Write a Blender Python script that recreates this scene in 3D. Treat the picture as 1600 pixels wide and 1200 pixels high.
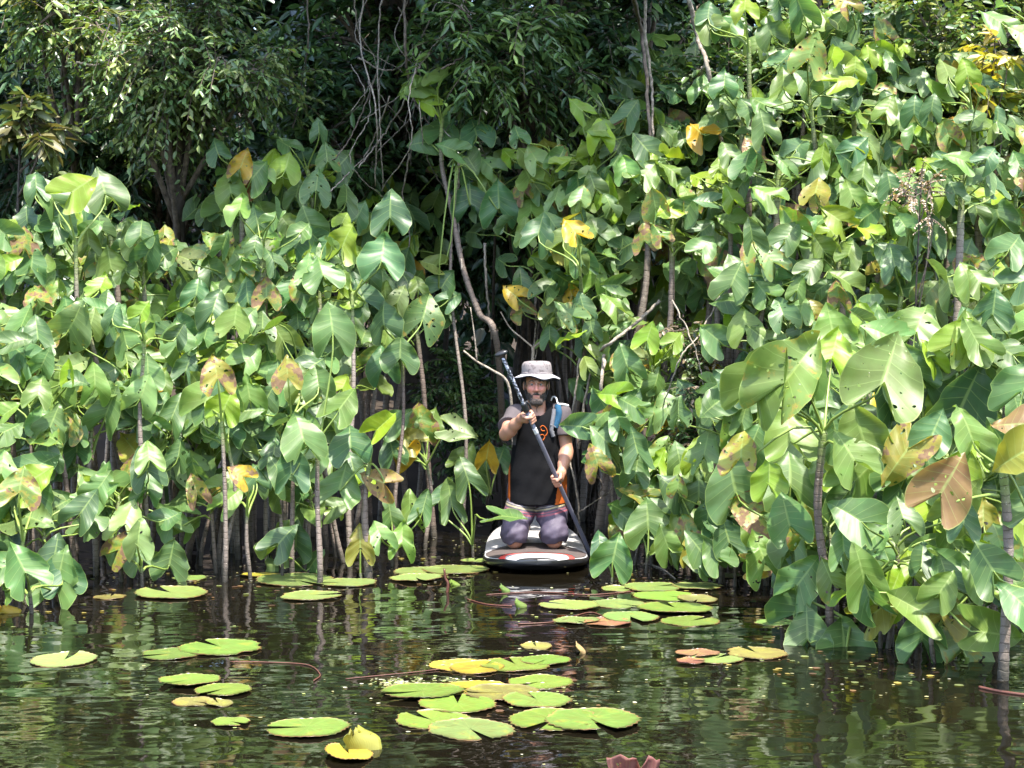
import bpy, math, random
import numpy as np
from mathutils import Vector, Matrix
from mathutils.bvhtree import BVHTree

# ------------------------------------------------------------------ camera, sky, sun, exposure
scene = bpy.context.scene
for _o in list(bpy.data.objects):
    bpy.data.objects.remove(_o)
COL = scene.collection
RES = 2470.0                      # focal length in pixels of the 1600 px wide photograph
CAMZ = 1.56
PITCH = math.radians(1.18)
cam_data = bpy.data.cameras.new('camera')
cam_data.sensor_width = 36.0
cam_data.lens = 36.0 * RES / 1600.0
cam_data.clip_start = 0.05
cam_data.clip_end = 600.0
cam = bpy.data.objects.new('camera', cam_data)
COL.objects.link(cam)
cam.location = (0, 0, CAMZ)
cam.rotation_euler = (math.radians(90) - PITCH, 0, 0)
scene.camera = cam

SUN_EL = math.radians(70)
SUN_AZ = math.radians(150)        # clockwise from +Y (the view direction): behind the camera, to its side
SUN_DIR = Vector((math.cos(SUN_EL) * math.sin(SUN_AZ), math.cos(SUN_EL) * math.cos(SUN_AZ), math.sin(SUN_EL)))
world = bpy.data.worlds.new('World')
scene.world = world
world.use_nodes = True
_nt = world.node_tree
_bg = _nt.nodes['Background']
_sky = _nt.nodes.new('ShaderNodeTexSky')
_sky.sky_type = 'NISHITA'
_sky.sun_disc = False
_sky.sun_elevation = SUN_EL
_sky.sun_rotation = SUN_AZ
_sky.air_density = 1.0
_sky.dust_density = 2.0
_sky.ozone_density = 1.0
_nt.links.new(_sky.outputs[0], _bg.inputs[0])
_bg.inputs[1].default_value = 0.15
sun_data = bpy.data.lights.new('sun', 'SUN')
sun_data.energy = 2.8
sun_data.angle = math.radians(1.0)
sun_data.color = (1.0, 0.95, 0.86)
sun = bpy.data.objects.new('sun', sun_data)
COL.objects.link(sun)
sun.rotation_euler = SUN_DIR.to_track_quat('Z', 'Y').to_euler()
scene.view_settings.view_transform = 'Standard'
scene.view_settings.look = 'None'
scene.view_settings.gamma = 1.0
scene.view_settings.exposure = 2.5
scene.view_settings.use_curve_mapping = False
scene.render.engine = 'CYCLES'
cy = scene.cycles
cy.max_bounces = 6
cy.diffuse_bounces = 3
cy.glossy_bounces = 3
cy.transmission_bounces = 4
cy.transparent_max_bounces = 6
cy.caustics_reflective = False
cy.caustics_refractive = False
cy.sample_clamp_indirect = 6.0
cy.use_denoising = True
try:
    cy.denoiser = 'OPENIMAGEDENOISE'
except Exception:
    pass

rng = np.random.default_rng(7)
random.seed(7)


def P(px, py, Y):
    """the point at depth Y (metres ahead) seen at a pixel of the 1600 x 1200 photograph"""
    x, y, z = (px - 800.0) / RES, 1.0, -(py - 600.0) / RES
    c, s = math.cos(-PITCH), math.sin(-PITCH)
    y, z = y * c - z * s, y * s + z * c
    return np.array((x / y * Y, Y, CAMZ + z / y * Y))


def on_water(px, py):
    """the point of the water surface seen at a pixel"""
    a = P(px, py, 1.0)
    k = CAMZ / (CAMZ - a[2])
    return np.array((a[0] * k, k, 0.0))


ORD = ['first', 'second', 'third', 'fourth', 'fifth', 'sixth', 'seventh', 'eighth', 'ninth', 'tenth', 'eleventh', 'twelfth', 'thirteenth', 'fourteenth', 'fifteenth', 'sixteenth',
       'seventeenth', 'eighteenth', 'nineteenth', 'twentieth', 'twenty-first', 'twenty-second', 'twenty-third', 'twenty-fourth', 'twenty-fifth', 'twenty-sixth', 'twenty-seventh', 'twenty-eighth',
       'twenty-ninth', 'thirtieth', 'thirty-first', 'thirty-second', 'thirty-third', 'thirty-fourth']

# ------------------------------------------------------------------ object helpers
def mesh_obj(name, V, F, mats, parent=None, uv=None, smooth=True, mat_idx=None, attr=None):
    me = bpy.data.meshes.new(name)
    V = np.asarray(V, dtype=np.float32)
    if isinstance(F, np.ndarray):
        n, k = F.shape
        me.vertices.add(len(V))
        me.vertices.foreach_set('co', V.ravel())
        me.loops.add(n * k)
        me.loops.foreach_set('vertex_index', F.astype(np.int32).ravel())
        me.polygons.add(n)
        me.polygons.foreach_set('loop_start', np.arange(0, n * k, k, dtype=np.int32))
        me.update(calc_edges=True)
        li = F.ravel()
    else:
        me.from_pydata([tuple(v) for v in V], [], F)
        li = np.fromiter((i for f in F for i in f), dtype=np.int32)
    if uv is not None:
        l = me.uv_layers.new(name='UVMap')
        l.data.foreach_set('uv', np.asarray(uv, dtype=np.float32)[li].ravel())
    if attr is not None:
        a = me.color_attributes.new('tint', 'FLOAT_COLOR', 'POINT')
        a.data.foreach_set('color', np.asarray(attr, dtype=np.float32).ravel())
    if smooth:
        me.polygons.foreach_set('use_smooth', np.ones(len(me.polygons), dtype=bool))
    for m in (mats if isinstance(mats, (list, tuple)) else [mats]):
        me.materials.append(m)
    if mat_idx is not None:
        me.polygons.foreach_set('material_index', np.asarray(mat_idx, dtype=np.int32))
    o = bpy.data.objects.new(name, me)
    COL.objects.link(o)
    if parent is not None:
        o.parent = parent
    return o


def empty(name, loc, label, cat, group=None):
    o = bpy.data.objects.new(name, None)
    COL.objects.link(o)
    o.location = [float(c) for c in loc]
    return tag(o, label, cat, group)


def tag(o, label, cat, group=None):
    o['label'] = label
    o['category'] = cat
    if group:
        o['group'] = group
    return o


def kind(o, k):
    o['kind'] = k
    return o


class Geo:
    """collects pieces of geometry for one mesh"""
    def __init__(self):
        self.V, self.F, self.U, self.M, self.n = [], [], [], [], 0

    def add(self, V, F, uv=None, m=0):
        V = np.asarray(V, float)
        self.V.append(V)
        self.F += [tuple(int(i) + self.n for i in f) for f in F]
        self.U.append(np.zeros((len(V), 2)) if uv is None else uv)
        self.M += [m] * len(F)
        self.n += len(V)
        return self

    def build(self, name, mats, parent=None, smooth=True, off=(0, 0, 0)):
        return mesh_obj(name, np.concatenate(self.V) - np.asarray(off), self.F, mats, parent,
                        uv=np.concatenate(self.U), smooth=smooth, mat_idx=self.M)


def smooth_path(pts, n):
    """Catmull-Rom through the points, n samples"""
    p = np.asarray(pts, float)
    p = np.vstack([2 * p[0] - p[1], p, 2 * p[-1] - p[-2]])
    k = len(p) - 3
    t = np.linspace(0, k, n)
    i = np.minimum(t.astype(int), k - 1)
    u = (t - i)[:, None]
    a, b, c, d = p[i], p[i + 1], p[i + 2], p[i + 3]
    return 0.5 * (2 * b + (c - a) * u + (2 * a - 5 * b + 4 * c - d) * u * u + (3 * b - a - 3 * c + d) * u ** 3)


def tube(path, rad, sides=6, cap=True):
    """verts, faces, uv (u = 0..1 along, v = metres along) of a tube"""
    p = np.asarray(path, float)
    n = len(p)
    r = np.broadcast_to(np.asarray(rad, float), (n,))
    T = np.gradient(p, axis=0)
    T /= np.linalg.norm(T, axis=1)[:, None] + 1e-9
    ref = np.array((1.0, 0, 0)) if abs(T[0][0]) < 0.8 else np.array((0, 1.0, 0))
    N = np.empty_like(p)
    for i in range(n):
        ref = ref - T[i] * ref.dot(T[i])
        ref = ref / (np.linalg.norm(ref) + 1e-9)
        N[i] = ref
    B = np.cross(T, N)
    a = np.linspace(0, 2 * np.pi, sides, endpoint=False)
    V = p[:, None] + r[:, None, None] * (np.cos(a)[None, :, None] * N[:, None] + np.sin(a)[None, :, None] * B[:, None])
    V = V.reshape(-1, 3)
    i = np.arange(n - 1)[:, None] * sides
    j = np.arange(sides)[None, :]
    jn = (j + 1) % sides
    F = np.stack([i + j, i + jn, i + sides + jn, i + sides + j], -1).reshape(-1, 4).tolist()
    L = np.concatenate([[0], np.cumsum(np.linalg.norm(np.diff(p, axis=0), axis=1))])
    uv = np.stack([np.repeat(np.linspace(0, 1, n), sides), np.repeat(L, sides)], -1)
    if cap:
        F.append(list(range(sides))[::-1])
        F.append(list(range((n - 1) * sides, n * sides)))
    return V, F, uv


def lathe(prof, n=32, fn=None):
    """surface of revolution about z from (r, z) pairs; fn(angle, r, z) -> (r, z) may bend it"""
    V, F = [], []
    for (r, z) in prof:
        for k in range(n):
            a = 2 * math.pi * k / n
            rr, zz = fn(a, r, z) if fn else (r, z)
            V.append((rr * math.cos(a), rr * math.sin(a), zz))
    m = len(prof)
    for i in range(m - 1):
        for k in range(n):
            F.append((i * n + k, i * n + (k + 1) % n, (i + 1) * n + (k + 1) % n, (i + 1) * n + k))
    return np.array(V), F


# ------------------------------------------------------------------ materials
def mat_new(name):
    m = bpy.data.materials.new(name)
    m.use_nodes = True
    nt = m.node_tree
    return m, nt, nt.nodes['Principled BSDF'], nt.nodes['Material Output']


class NB:
    def __init__(self, nt):
        self.nt = nt

    def n(self, t, **kw):
        nd = self.nt.nodes.new(t)
        for k, v in kw.items():
            if k.startswith('i_'):
                nd.inputs[k[2:].replace('_', ' ')].default_value = v
            else:
                setattr(nd, k, v)
        return nd

    def l(self, a, b):
        self.nt.links.new(a, b)

    def math(self, op, a, b=None, c=None, clamp=False):
        nd = self.n('ShaderNodeMath', operation=op, use_clamp=clamp)
        for i, v in enumerate((a, b, c)):
            if v is None:
                continue
            if isinstance(v, (int, float)):
                nd.inputs[i].default_value = v
            else:
                self.l(v, nd.inputs[i])
        return nd.outputs[0]

    def mix(self, f, a, b, blend='MIX'):
        nd = self.n('ShaderNodeMix', data_type='RGBA', blend_type=blend)
        nd.clamp_factor = True
        for i, v in ((0, f), (6, a), (7, b)):
            if isinstance(v, (int, float)):
                nd.inputs[i].default_value = v
            elif isinstance(v, tuple):
                nd.inputs[i].default_value = (*v, 1) if len(v) == 3 else v
            else:
                self.l(v, nd.inputs[i])
        return nd.outputs[2]

    def step(self, x, lo, hi):
        nd = self.n('ShaderNodeMapRange', interpolation_type='SMOOTHSTEP')
        self.l(x, nd.inputs[0])
        for i, v in ((1, lo), (2, hi)):
            if isinstance(v, (int, float)):
                nd.inputs[i].default_value = v
            else:
                self.l(v, nd.inputs[i])
        return nd.outputs[0]

    def noise(self, scale, detail=3, vec=None, rough=0.55):
        nd = self.n('ShaderNodeTexNoise')
        nd.inputs['Scale'].default_value = scale
        nd.inputs['Detail'].default_value = detail
        nd.inputs['Roughness'].default_value = rough
        if vec is not None:
            self.l(vec, nd.inputs['Vector'])
        return nd.outputs[0]

    def bump(self, h, strength, dist, normal=None):
        nd = self.n('ShaderNodeBump')
        nd.inputs['Strength'].default_value = strength
        nd.inputs['Distance'].default_value = dist
        self.l(h, nd.inputs['Height'])
        if normal is not None:
            self.l(normal, nd.inputs['Normal'])
        return nd.outputs[0]


def leaf_material(name, rough=0.42, trans=0.42, spec=0.42):
    """arrow-leaf blade: obj.color is the leaf's own colour, its alpha the share of withered patches"""
    m, nt, bsdf, out = mat_new(name)
    b = NB(nt)
    oi = b.n('ShaderNodeObjectInfo')
    tc = b.n('ShaderNodeTexCoord')
    uv = b.n('ShaderNodeSeparateXYZ')
    b.l(tc.outputs['UV'], uv.inputs[0])
    t, r = uv.outputs[0], uv.outputs[1]
    off = b.n('ShaderNodeVectorMath', operation='ADD')
    b.l(tc.outputs['Object'], off.inputs[0])
    rv = b.n('ShaderNodeCombineXYZ')
    b.l(b.math('MULTIPLY', oi.outputs['Random'], 57.0), rv.inputs[0])
    b.l(b.math('MULTIPLY', oi.outputs['Random'], 31.0), rv.inputs[1])
    b.l(rv.outputs[0], off.inputs[1])
    vec = off.outputs[0]
    n1 = b.noise(9, 4, vec)
    n2 = b.noise(34, 3, vec)
    base = oi.outputs['Color']
    hsv = b.n('ShaderNodeHueSaturation')
    b.l(base, hsv.inputs['Color'])
    b.l(b.math('ADD', b.math('MULTIPLY', n1, 0.05), 0.475), hsv.inputs['Hue'])
    b.l(b.math('ADD', b.math('MULTIPLY', n1, 0.7), 0.65), hsv.inputs['Value'])
    colr = hsv.outputs[0]
    fr = b.math('FRACT', b.math('MULTIPLY', t, 9.0))
    d = b.math('ABSOLUTE', b.math('SUBTRACT', fr, 0.5))          # 0.5 on a vein
    wid = b.math('SUBTRACT', 0.482, b.math('MULTIPLY', b.math('SUBTRACT', 1.0, r), 0.06))
    lat = b.step(d, wid, 0.5)
    mid = b.math('SUBTRACT', 1.0, b.step(r, 0.02, 0.075))
    vein = b.math('MAXIMUM', b.math('MULTIPLY', lat, 0.85), mid)
    colv = b.mix(b.math('MULTIPLY', vein, 0.8), colr, b.mix(0.55, colr, (0.30, 0.40, 0.12)))
    edge = b.math('MULTIPLY', b.step(r, 0.965, 0.99), 0.5)
    colv = b.mix(edge, colv, (0.28, 0.36, 0.10))
    val = b.math('ADD', b.math('MULTIPLY', b.noise(14, 4, vec, 0.62), 1.0), b.math('MULTIPLY', b.math('POWER', r, 3.0), 0.10))
    thr = b.math('SUBTRACT', 1.0, b.math('MULTIPLY', oi.outputs['Alpha'], 0.52))
    halo = b.step(val, b.math('SUBTRACT', thr, 0.13), thr)
    dead = b.step(val, thr, b.math('ADD', thr, 0.025))
    colv = b.mix(b.math('MULTIPLY', halo, 0.85), colv, (0.26, 0.21, 0.03))
    colv = b.mix(dead, colv, b.mix(n2, (0.08, 0.04, 0.02), (0.30, 0.19, 0.11)))
    b.l(colv, bsdf.inputs['Base Color'])
    b.l(b.math('ADD', b.math('MULTIPLY', dead, 0.4), b.math('ADD', rough - 0.06, b.math('MULTIPLY', n1, 0.14))), bsdf.inputs['Roughness'])
    bsdf.inputs['Specular IOR Level'].default_value = spec
    quilt = b.math('ADD', b.math('MULTIPLY', d, -0.9), b.math('MULTIPLY', n2, 0.25))
    b.l(b.bump(quilt, 0.30, 0.006), bsdf.inputs['Normal'])
    tr = b.n('ShaderNodeBsdfTranslucent')
    b.l(b.mix(0.5, colv, b.mix(1.0, colv, (1.9, 1.75, 0.5), 'MULTIPLY')), tr.inputs[0])
    ms = b.n('ShaderNodeMixShader')
    ms.inputs[0].default_value = trans
    b.l(bsdf.outputs[0], ms.inputs[1])
    b.l(tr.outputs[0], ms.inputs[2])
    hole = b.math('MULTIPLY', b.step(b.noise(24, 1, vec), .690, .695), b.step(oi.outputs['Alpha'], .12, .14))
    tp = b.n('ShaderNodeBsdfTransparent')
    mh = b.n('ShaderNodeMixShader')
    b.l(hole, mh.inputs[0])
    b.l(ms.outputs[0], mh.inputs[1])
    b.l(tp.outputs[0], mh.inputs[2])
    b.l(mh.outputs[0], out.inputs[0])
    return m


def foliage_material(name, rough=0.36, trans=0.25, spec=0.5):
    """small leaves: the colour of each leaf is stored on it"""
    m, nt, bsdf, out = mat_new(name)
    b = NB(nt)
    at = b.n('ShaderNodeVertexColor', layer_name='tint')
    b.l(at.outputs[0], bsdf.inputs['Base Color'])
    bsdf.inputs['Roughness'].default_value = rough
    bsdf.inputs['Specular IOR Level'].default_value = spec
    tr = b.n('ShaderNodeBsdfTranslucent')
    b.l(b.mix(1.0, at.outputs[0], (1.4, 1.35, 0.6), 'MULTIPLY'), tr.inputs[0])
    ms = b.n('ShaderNodeMixShader')
    ms.inputs[0].default_value = trans
    b.l(bsdf.outputs[0], ms.inputs[1])
    b.l(tr.outputs[0], ms.inputs[2])
    b.l(ms.outputs[0], out.inputs[0])
    return m


def stem_material(name):
    m, nt, bsdf, out = mat_new(name)
    b = NB(nt)
    tc = b.n('ShaderNodeTexCoord')
    oi = b.n('ShaderNodeObjectInfo')
    uv = b.n('ShaderNodeSeparateXYZ')
    b.l(tc.outputs['UV'], uv.inputs[0])
    u, v = uv.outputs[0], uv.outputs[1]
    n1 = b.noise(14, 4, tc.outputs['Object'])
    n2 = b.noise(90, 2, tc.outputs['Object'])
    grey = b.mix(n1, (0.09, 0.070, 0.056), (0.28, 0.235, 0.195))
    grey = b.mix(b.math('MULTIPLY', oi.outputs['Random'], 0.8), grey, (0.085, 0.055, 0.040))
    green = b.mix(n1, (0.09, 0.14, 0.03), (0.16, 0.20, 0.05))
    c = b.mix(b.step(u, 0.80, 0.97), grey, green)
    ring = b.math('ABSOLUTE', b.math('SUBTRACT', b.math('FRACT', b.math('MULTIPLY', b.math('ADD', v, b.math('MULTIPLY', n1, 0.035)), 24.0)), 0.5))
    rm = b.step(ring, 0.40, 0.47)
    c = b.mix(b.math('MULTIPLY', rm, 0.5), c, (0.045, 0.032, 0.022))
    c = b.mix(b.math('MULTIPLY', b.step(n2, 0.66, 0.72), 0.7), c, (0.42, 0.38, 0.32))
    zz = b.n('ShaderNodeSeparateXYZ')
    b.l(tc.outputs['Object'], zz.inputs[0])
    wet = b.math('SUBTRACT', 1.0, b.step(b.math('ADD', zz.outputs[2], b.math('MULTIPLY', n1, .12)), .10, .20))
    c = b.mix(b.math('MULTIPLY', wet, .8), c, (.028, .026, .016))
    b.l(c, bsdf.inputs['Base Color'])
    bsdf.inputs['Roughness'].default_value = 0.75
    b.l(b.bump(b.math('SUBTRACT', n2, b.math('MULTIPLY', rm, 0.8)), 0.6, 0.006), bsdf.inputs['Normal'])
    return m


def plain(name, col, rough=0.6, var=0.25, scale=20.0, bump=0.0, spec=0.4, metallic=0.0):
    m, nt, bsdf, out = mat_new(name)
    b = NB(nt)
    tc = b.n('ShaderNodeTexCoord')
    n = b.noise(scale, 4, tc.outputs['Object'])
    lo = tuple(c * (1 - var) for c in col)
    hi = tuple(min(1, c * (1 + var)) for c in col)
    b.l(b.mix(n, lo, hi), bsdf.inputs['Base Color'])
    bsdf.inputs['Roughness'].default_value = rough
    bsdf.inputs['Specular IOR Level'].default_value = spec
    bsdf.inputs['Metallic'].default_value = metallic
    if bump:
        b.l(b.bump(n, bump, 0.01), bsdf.inputs['Normal'])
    return m


def bark_material(name, a, c2, scale=12.0):
    m, nt, bsdf, out = mat_new(name)
    b = NB(nt)
    tc = b.n('ShaderNodeTexCoord')
    n1 = b.noise(scale, 5, tc.outputs['Object'], 0.65)
    n2 = b.noise(scale * 5, 3, tc.outputs['Object'])
    b.l(b.mix(b.step(n1, 0.3, 0.7), a, c2), bsdf.inputs['Base Color'])
    bsdf.inputs['Roughness'].default_value = 0.85
    b.l(b.bump(b.math('ADD', n1, b.math('MULTIPLY', n2, 0.4)), 0.7, 0.02), bsdf.inputs['Normal'])
    return m


M_LEAF = leaf_material('arum_leaf')
M_PET = plain('petiole_green', (0.15, 0.21, 0.04), 0.4, 0.35, 8.0)
M_STEM = stem_material('ringed_stem')
M_STEM_SHADED = bark_material('shade_darkened_stem', (0.022, 0.016, 0.012), (0.075, 0.055, 0.040), 18)  # darker stem copy: the shade of the gap is put into its colour
M_FOL = foliage_material('small_leaf')
M_TWIG = bark_material('twig_bark', (0.05, 0.036, 0.026), (0.16, 0.125, 0.09), 20)
M_VINE = bark_material('pale_vine_bark', (0.10, 0.08, 0.06), (0.34, 0.29, 0.23), 25)
M_PALE = bark_material('pale_dead_wood', (0.18, 0.13, 0.09), (0.36, 0.30, 0.23), 22)
M_TRUNK = bark_material('trunk_bark', (0.016, 0.012, 0.009), (0.055, 0.043, 0.032), 6)


# ------------------------------------------------------------------ ground and water
def ground_height(x, y):
    """muddy bottom under the water, a bank behind the thickets, a wooded rise beyond"""
    front = 15.2 - 1.3 * np.exp(-((x - 6.0) / 2.6) ** 2) - 1.2 * np.exp(-((x + 6.0) / 3.2) ** 2) + 1.0 * np.exp(-((x - 0.1) / 1.0) ** 2)
    d = y - front
    bank = np.where(d > 0, 0.55 * (1 - np.exp(-np.maximum(d, 0) / 1.2)) + 0.10 * np.maximum(d, 0), np.maximum(d * 0.45, -0.75))
    hill = 5.0 / (1 + np.exp(-(y - 30.0) / 3.0))
    bumps = 0.06 * np.sin(x * 2.1 + y) * np.cos(y * 1.7 - x * 0.6)
    return bank + hill + bumps


def grid_sheet(xs, ys, fn):
    X, Y = np.meshgrid(xs, ys)
    Z = fn(X, Y)
    V = np.stack([X, Y, Z], -1).reshape(-1, 3)
    nx, ny = len(xs), len(ys)
    i, j = np.meshgrid(np.arange(nx - 1), np.arange(ny - 1))
    a = (j * nx + i).ravel()
    return V, np.stack([a, a + 1, a + nx + 1, a + nx], -1)


gx = np.concatenate([np.linspace(-140, -20, 16), np.linspace(-18, 18, 91), np.linspace(20, 140, 16)])
gy = np.concatenate([np.linspace(-140, 2, 20), np.linspace(4, 40, 100), np.linspace(44, 180, 18)])
V, F = grid_sheet(gx, gy, ground_height)
M_MUD = plain('forest_floor', (0.030, 0.020, 0.012), 0.9, 0.7, 3.0, 0.6)
kind(mesh_obj('ground', V, F, M_MUD), 'structure')

m, nt, bsdf, out = mat_new('dark_river_water')
b = NB(nt)
tc = b.n('ShaderNodeTexCoord')
bsdf.inputs['Base Color'].default_value = (0.0045, 0.0036, 0.002, 1)
bsdf.inputs['Roughness'].default_value = 0.015
bsdf.inputs['IOR'].default_value = 1.333
mp = b.n('ShaderNodeMapping')
mp.inputs['Scale'].default_value = (0.8, 1.2, 1.0)
b.l(tc.outputs['Object'], mp.inputs[0])
w1 = b.noise(1.8, 1, mp.outputs[0])
w2 = b.noise(6.0, 1, mp.outputs[0])
w3 = b.noise(19.0, 2, mp.outputs[0])
calm = b.math('ADD', b.math('MULTIPLY', b.step(b.noise(.55, 2, tc.outputs['Object']), .36, .64), .85), .30)
hgt = b.math('ADD', b.math('MULTIPLY', w1, 0.018), b.math('MULTIPLY', calm, b.math('ADD', b.math('MULTIPLY', w2, 0.0056), b.math('MULTIPLY', w3, 0.0004))))
b.l(b.bump(hgt, 1.0, 1.0), bsdf.inputs['Normal'])
M_WATER = m
wx = np.concatenate([np.linspace(-120, -12, 8), np.linspace(-10, 10, 21), np.linspace(12, 120, 8)])
wy = np.concatenate([np.linspace(-120, 2, 8), np.linspace(3, 20, 18), np.linspace(22, 24, 2)])
V, F = grid_sheet(wx, wy, lambda x, y: 0 * x)
kind(mesh_obj('water', V, F, M_WATER), 'structure')

# ------------------------------------------------------------------ arrow-leaved arum plants
BROAD = np.array([(0, 0), (.045, -.05), (.105, -.16), (.170, -.31), (.240, -.40), (.315, -.385), (.375, -.29), (.405, -.16), (.402, -.03), (.370, .10), (.312, .225), (.236, .35), (.148, .465), (.062, .57), (0, .665)])
HASTATE = np.array([(0, 0), (.03, -.05), (.08, -.16), (.14, -.30), (.21, -.42), (.27, -.43), (.30, -.34), (.285, -.2), (.25, -.06), (.235, .06), (.225, .2), (.20, .33), (.14, .46), (.065, .57), (0, .64)])
KO, KR = 21, 4
_T = np.linspace(0, 1, KO)
_SP = np.where(_T < .38, 0, .635 * (np.maximum(_T - .38, 0) / .62) ** 1.05)
_R = np.array([0, .36, .7, 1.0])
_F = []
for _h in (0, 1):
    for _k in range(KO - 1):
        for _r in range(KR - 1):
            a = _h * KO * KR + _k * KR + _r
            q = (a, a + 1, a + KR + 1, a + KR)
            _F.append(q if _h == 0 else q[::-1])
BLADE_F = np.array(_F)
BLADE_UV = np.stack([np.tile(np.repeat(_T, KR), 2), np.tile(np.tile(_R, KO), 2)], -1)

TINT = {
    'm': (0.084, 0.154, 0.043), 'b': (0.064, 0.130, 0.045), 'l': (0.118, 0.188, 0.036), 'd': (0.038, 0.094, 0.034),
    'y': (0.170, 0.260, 0.020), 'o': (0.200, 0.200, 0.028), 'g': (0.360, 0.225, 0.015), 't': (0.200, 0.130, 0.045),
    'n': (0.170, 0.075, 0.028), 'p': (0.150, 0.230, 0.075),
}


def blade(g, size, form=0.0, fold=0.25, curl=0.25, lobe=0.3, wave=0.03):
    """arrow-shaped blade, attached at the origin, tip along +y, upper face +z"""
    o = BROAD * (1 - form) + HASTATE * form
    o = smooth_path(np.c_[o, np.zeros(len(o))], KO)[:, :2]
    o = o * np.array((1.12 + g.normal(0, .07), 1 + g.normal(0, .05)))
    rag = 1 + g.normal(0, .012, KO)
    if g.random() < .22:
        k0 = int(g.integers(7, KO - 3))
        rag[k0] -= g.uniform(.08, .30)
        rag[k0 - 1] -= g.uniform(0, .08)
    o = o * rag[:, None]
    sp = np.stack([np.zeros(KO), _SP], -1)
    xy = sp[:, None] * (1 - _R[None, :, None]) + o[:, None] * _R[None, :, None]
    out = []
    for h in (0, 1):
        x, y = xy[..., 0].copy(), xy[..., 1].copy()
        f = fold * (1 + g.normal(0, .25))
        ph = g.uniform(0, 6.28)
        z = x * math.sin(f)
        xx = x * math.cos(f)
        z = z + wave * (_R ** 2)[None] * (np.sin(_T * g.uniform(14, 24) + ph) + .5 * np.sin(_T * g.uniform(30, 42) + 2 * ph))[:, None]
        z = z + wave * 1.6 * np.sin(x * 7 + y * g.uniform(3, 8) + ph * 1.7) * _R[None]
        z = z - .12 * np.sin(np.pi * _R)[None] * (x * 1.2)          # each half bellies a little
        z = z - curl * np.where(y > 0, y * y, 0) - lobe * np.where(y < 0, y * y, 0) * 2
        y = y - 0.25 * abs(curl) * np.where(y > 0, y ** 3, 0)
        s = -1 if h == 0 else 1
        out.append(np.stack([s * xx, y, z], -1).reshape(-1, 3))
    return np.concatenate(out) * size


_PF = None


def petiole(p0, p1, g, rise, r0=.0075, r1=.0042, end=None):
    d = p1 - p0
    L = np.linalg.norm(d)
    out = np.array((d[0], d[1], 0.0))
    c1 = p0 + np.array((0, 0, 1.0)) * L * rise + out * .25
    c2 = p1 - (end if end is not None else d / L) * L * .3
    t = np.linspace(0, 1, 7)[:, None]
    path = (1 - t) ** 3 * p0 + 3 * (1 - t) ** 2 * t * c1 + 3 * (1 - t) * t * t * c2 + t ** 3 * p1
    return tube(path, np.linspace(r0, r1, 7), 5, cap=False)


def unit(v):
    v = np.asarray(v, float)
    return v / (np.linalg.norm(v) + 1e-9)


N_LEAVES = 0


def make_leaf(plant, base, node, pos, tip, normal, size, tint, g, form=0.0, dmg=0.0, fold=None, curl=None, wave=None, rise=.35, thick=1.0):
    """one leaf: blade and its stalk, from the node on the stem to where the blade sits"""
    global N_LEAVES
    n = unit(normal)
    y = unit(np.asarray(tip) - n * np.dot(tip, n))
    x = np.cross(y, n)
    R = np.stack([x, y, n], 1)                       # local -> world
    V = blade(g, size, form,
              g.uniform(-.12, .42) if fold is None else fold,
              g.uniform(-.10, .45) if curl is None else curl,
              g.uniform(-.2, .7), g.uniform(.015, .055) if wave is None else wave)
    pv, pf, puv = petiole(np.asarray(node), np.asarray(pos), g, rise, .0078 * thick, .0042 * thick, end=unit(y * .75 + np.array((0, 0, .45))))
    pv = (pv - pos) @ R
    nb = len(V)
    F = [tuple(f) for f in BLADE_F.tolist()] + [tuple(i + nb for i in f) for f in pf]
    mi = [0] * len(BLADE_F) + [1] * len(pf)
    o = mesh_obj('leaf', np.concatenate([V, pv]), F, [M_LEAF, M_PET], plant, uv=np.concatenate([BLADE_UV, puv]), mat_idx=mi)
    M = Matrix(((R[0][0], R[0][1], R[0][2], pos[0] - base[0]), (R[1][0], R[1][1], R[1][2], pos[1] - base[1]),
                (R[2][0], R[2][1], R[2][2], pos[2] - base[2]), (0, 0, 0, 1)))
    o.matrix_basis = M
    c = np.array(TINT[tint] if isinstance(tint, str) else tint)
    c = np.clip(c * np.exp(g.normal(0, .13)) * np.exp(g.normal(0, .05, 3)), 0.004, .8)
    o.color = (c[0], c[1], c[2], max(0.0, dmg))
    N_LEAVES += 1
    return o


def make_stem(plant, base, crown, g, r0, r1=None, bend=.05, pts=None, mat=None):
    r1 = r1 or max(.011, r0 * .55)
    base = np.asarray(base, float)
    crown = np.asarray(crown, float)
    root = np.array((base[0], base[1], base[2] - .35))
    if pts is None:
        L = np.linalg.norm(crown - root)
        mids = [root + (crown - root) * f + np.array((g.normal(0, bend), g.normal(0, bend), 0)) * L * .35 for f in (.35, .7)]
        pts = [root] + mids + [crown]
    else:
        pts = [root] + [np.asarray(p, float) for p in pts] + [crown]
    L = sum(np.linalg.norm(np.asarray(pts[i + 1]) - pts[i]) for i in range(len(pts) - 1))
    n = int(np.clip(L / .020, 10, 150))
    path = smooth_path(pts, n)
    rad = np.linspace(r0, r1, n) * (1 + .07 * np.where(np.arange(n) % 3 == 0, 1, -.3)) * (1 + .05 * np.sin(np.arange(n) * .37 + g.uniform(0, 6)))
    rad[-1] *= .6
    Vv, Ff, uv = tube(path, rad, 7)
    mesh_obj('stem', Vv - base, Ff, mat or M_STEM, plant, uv=uv)
    return path


def pick_tint(g, lush=1.0):
    u = g.random()
    if u < .42: return 'm', 0
    if u < .62: return 'b', 0
    if u < .80: return 'l', 0
    if u < .87: return 'y', 0
    if u < .92: return 'p', g.uniform(.2, .6)
    if u < .975: return 'l', g.uniform(.55, .95)
    if u < .992: return 'o', g.uniform(.4, .9)
    return 'g', g.uniform(.3, .8)


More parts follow.
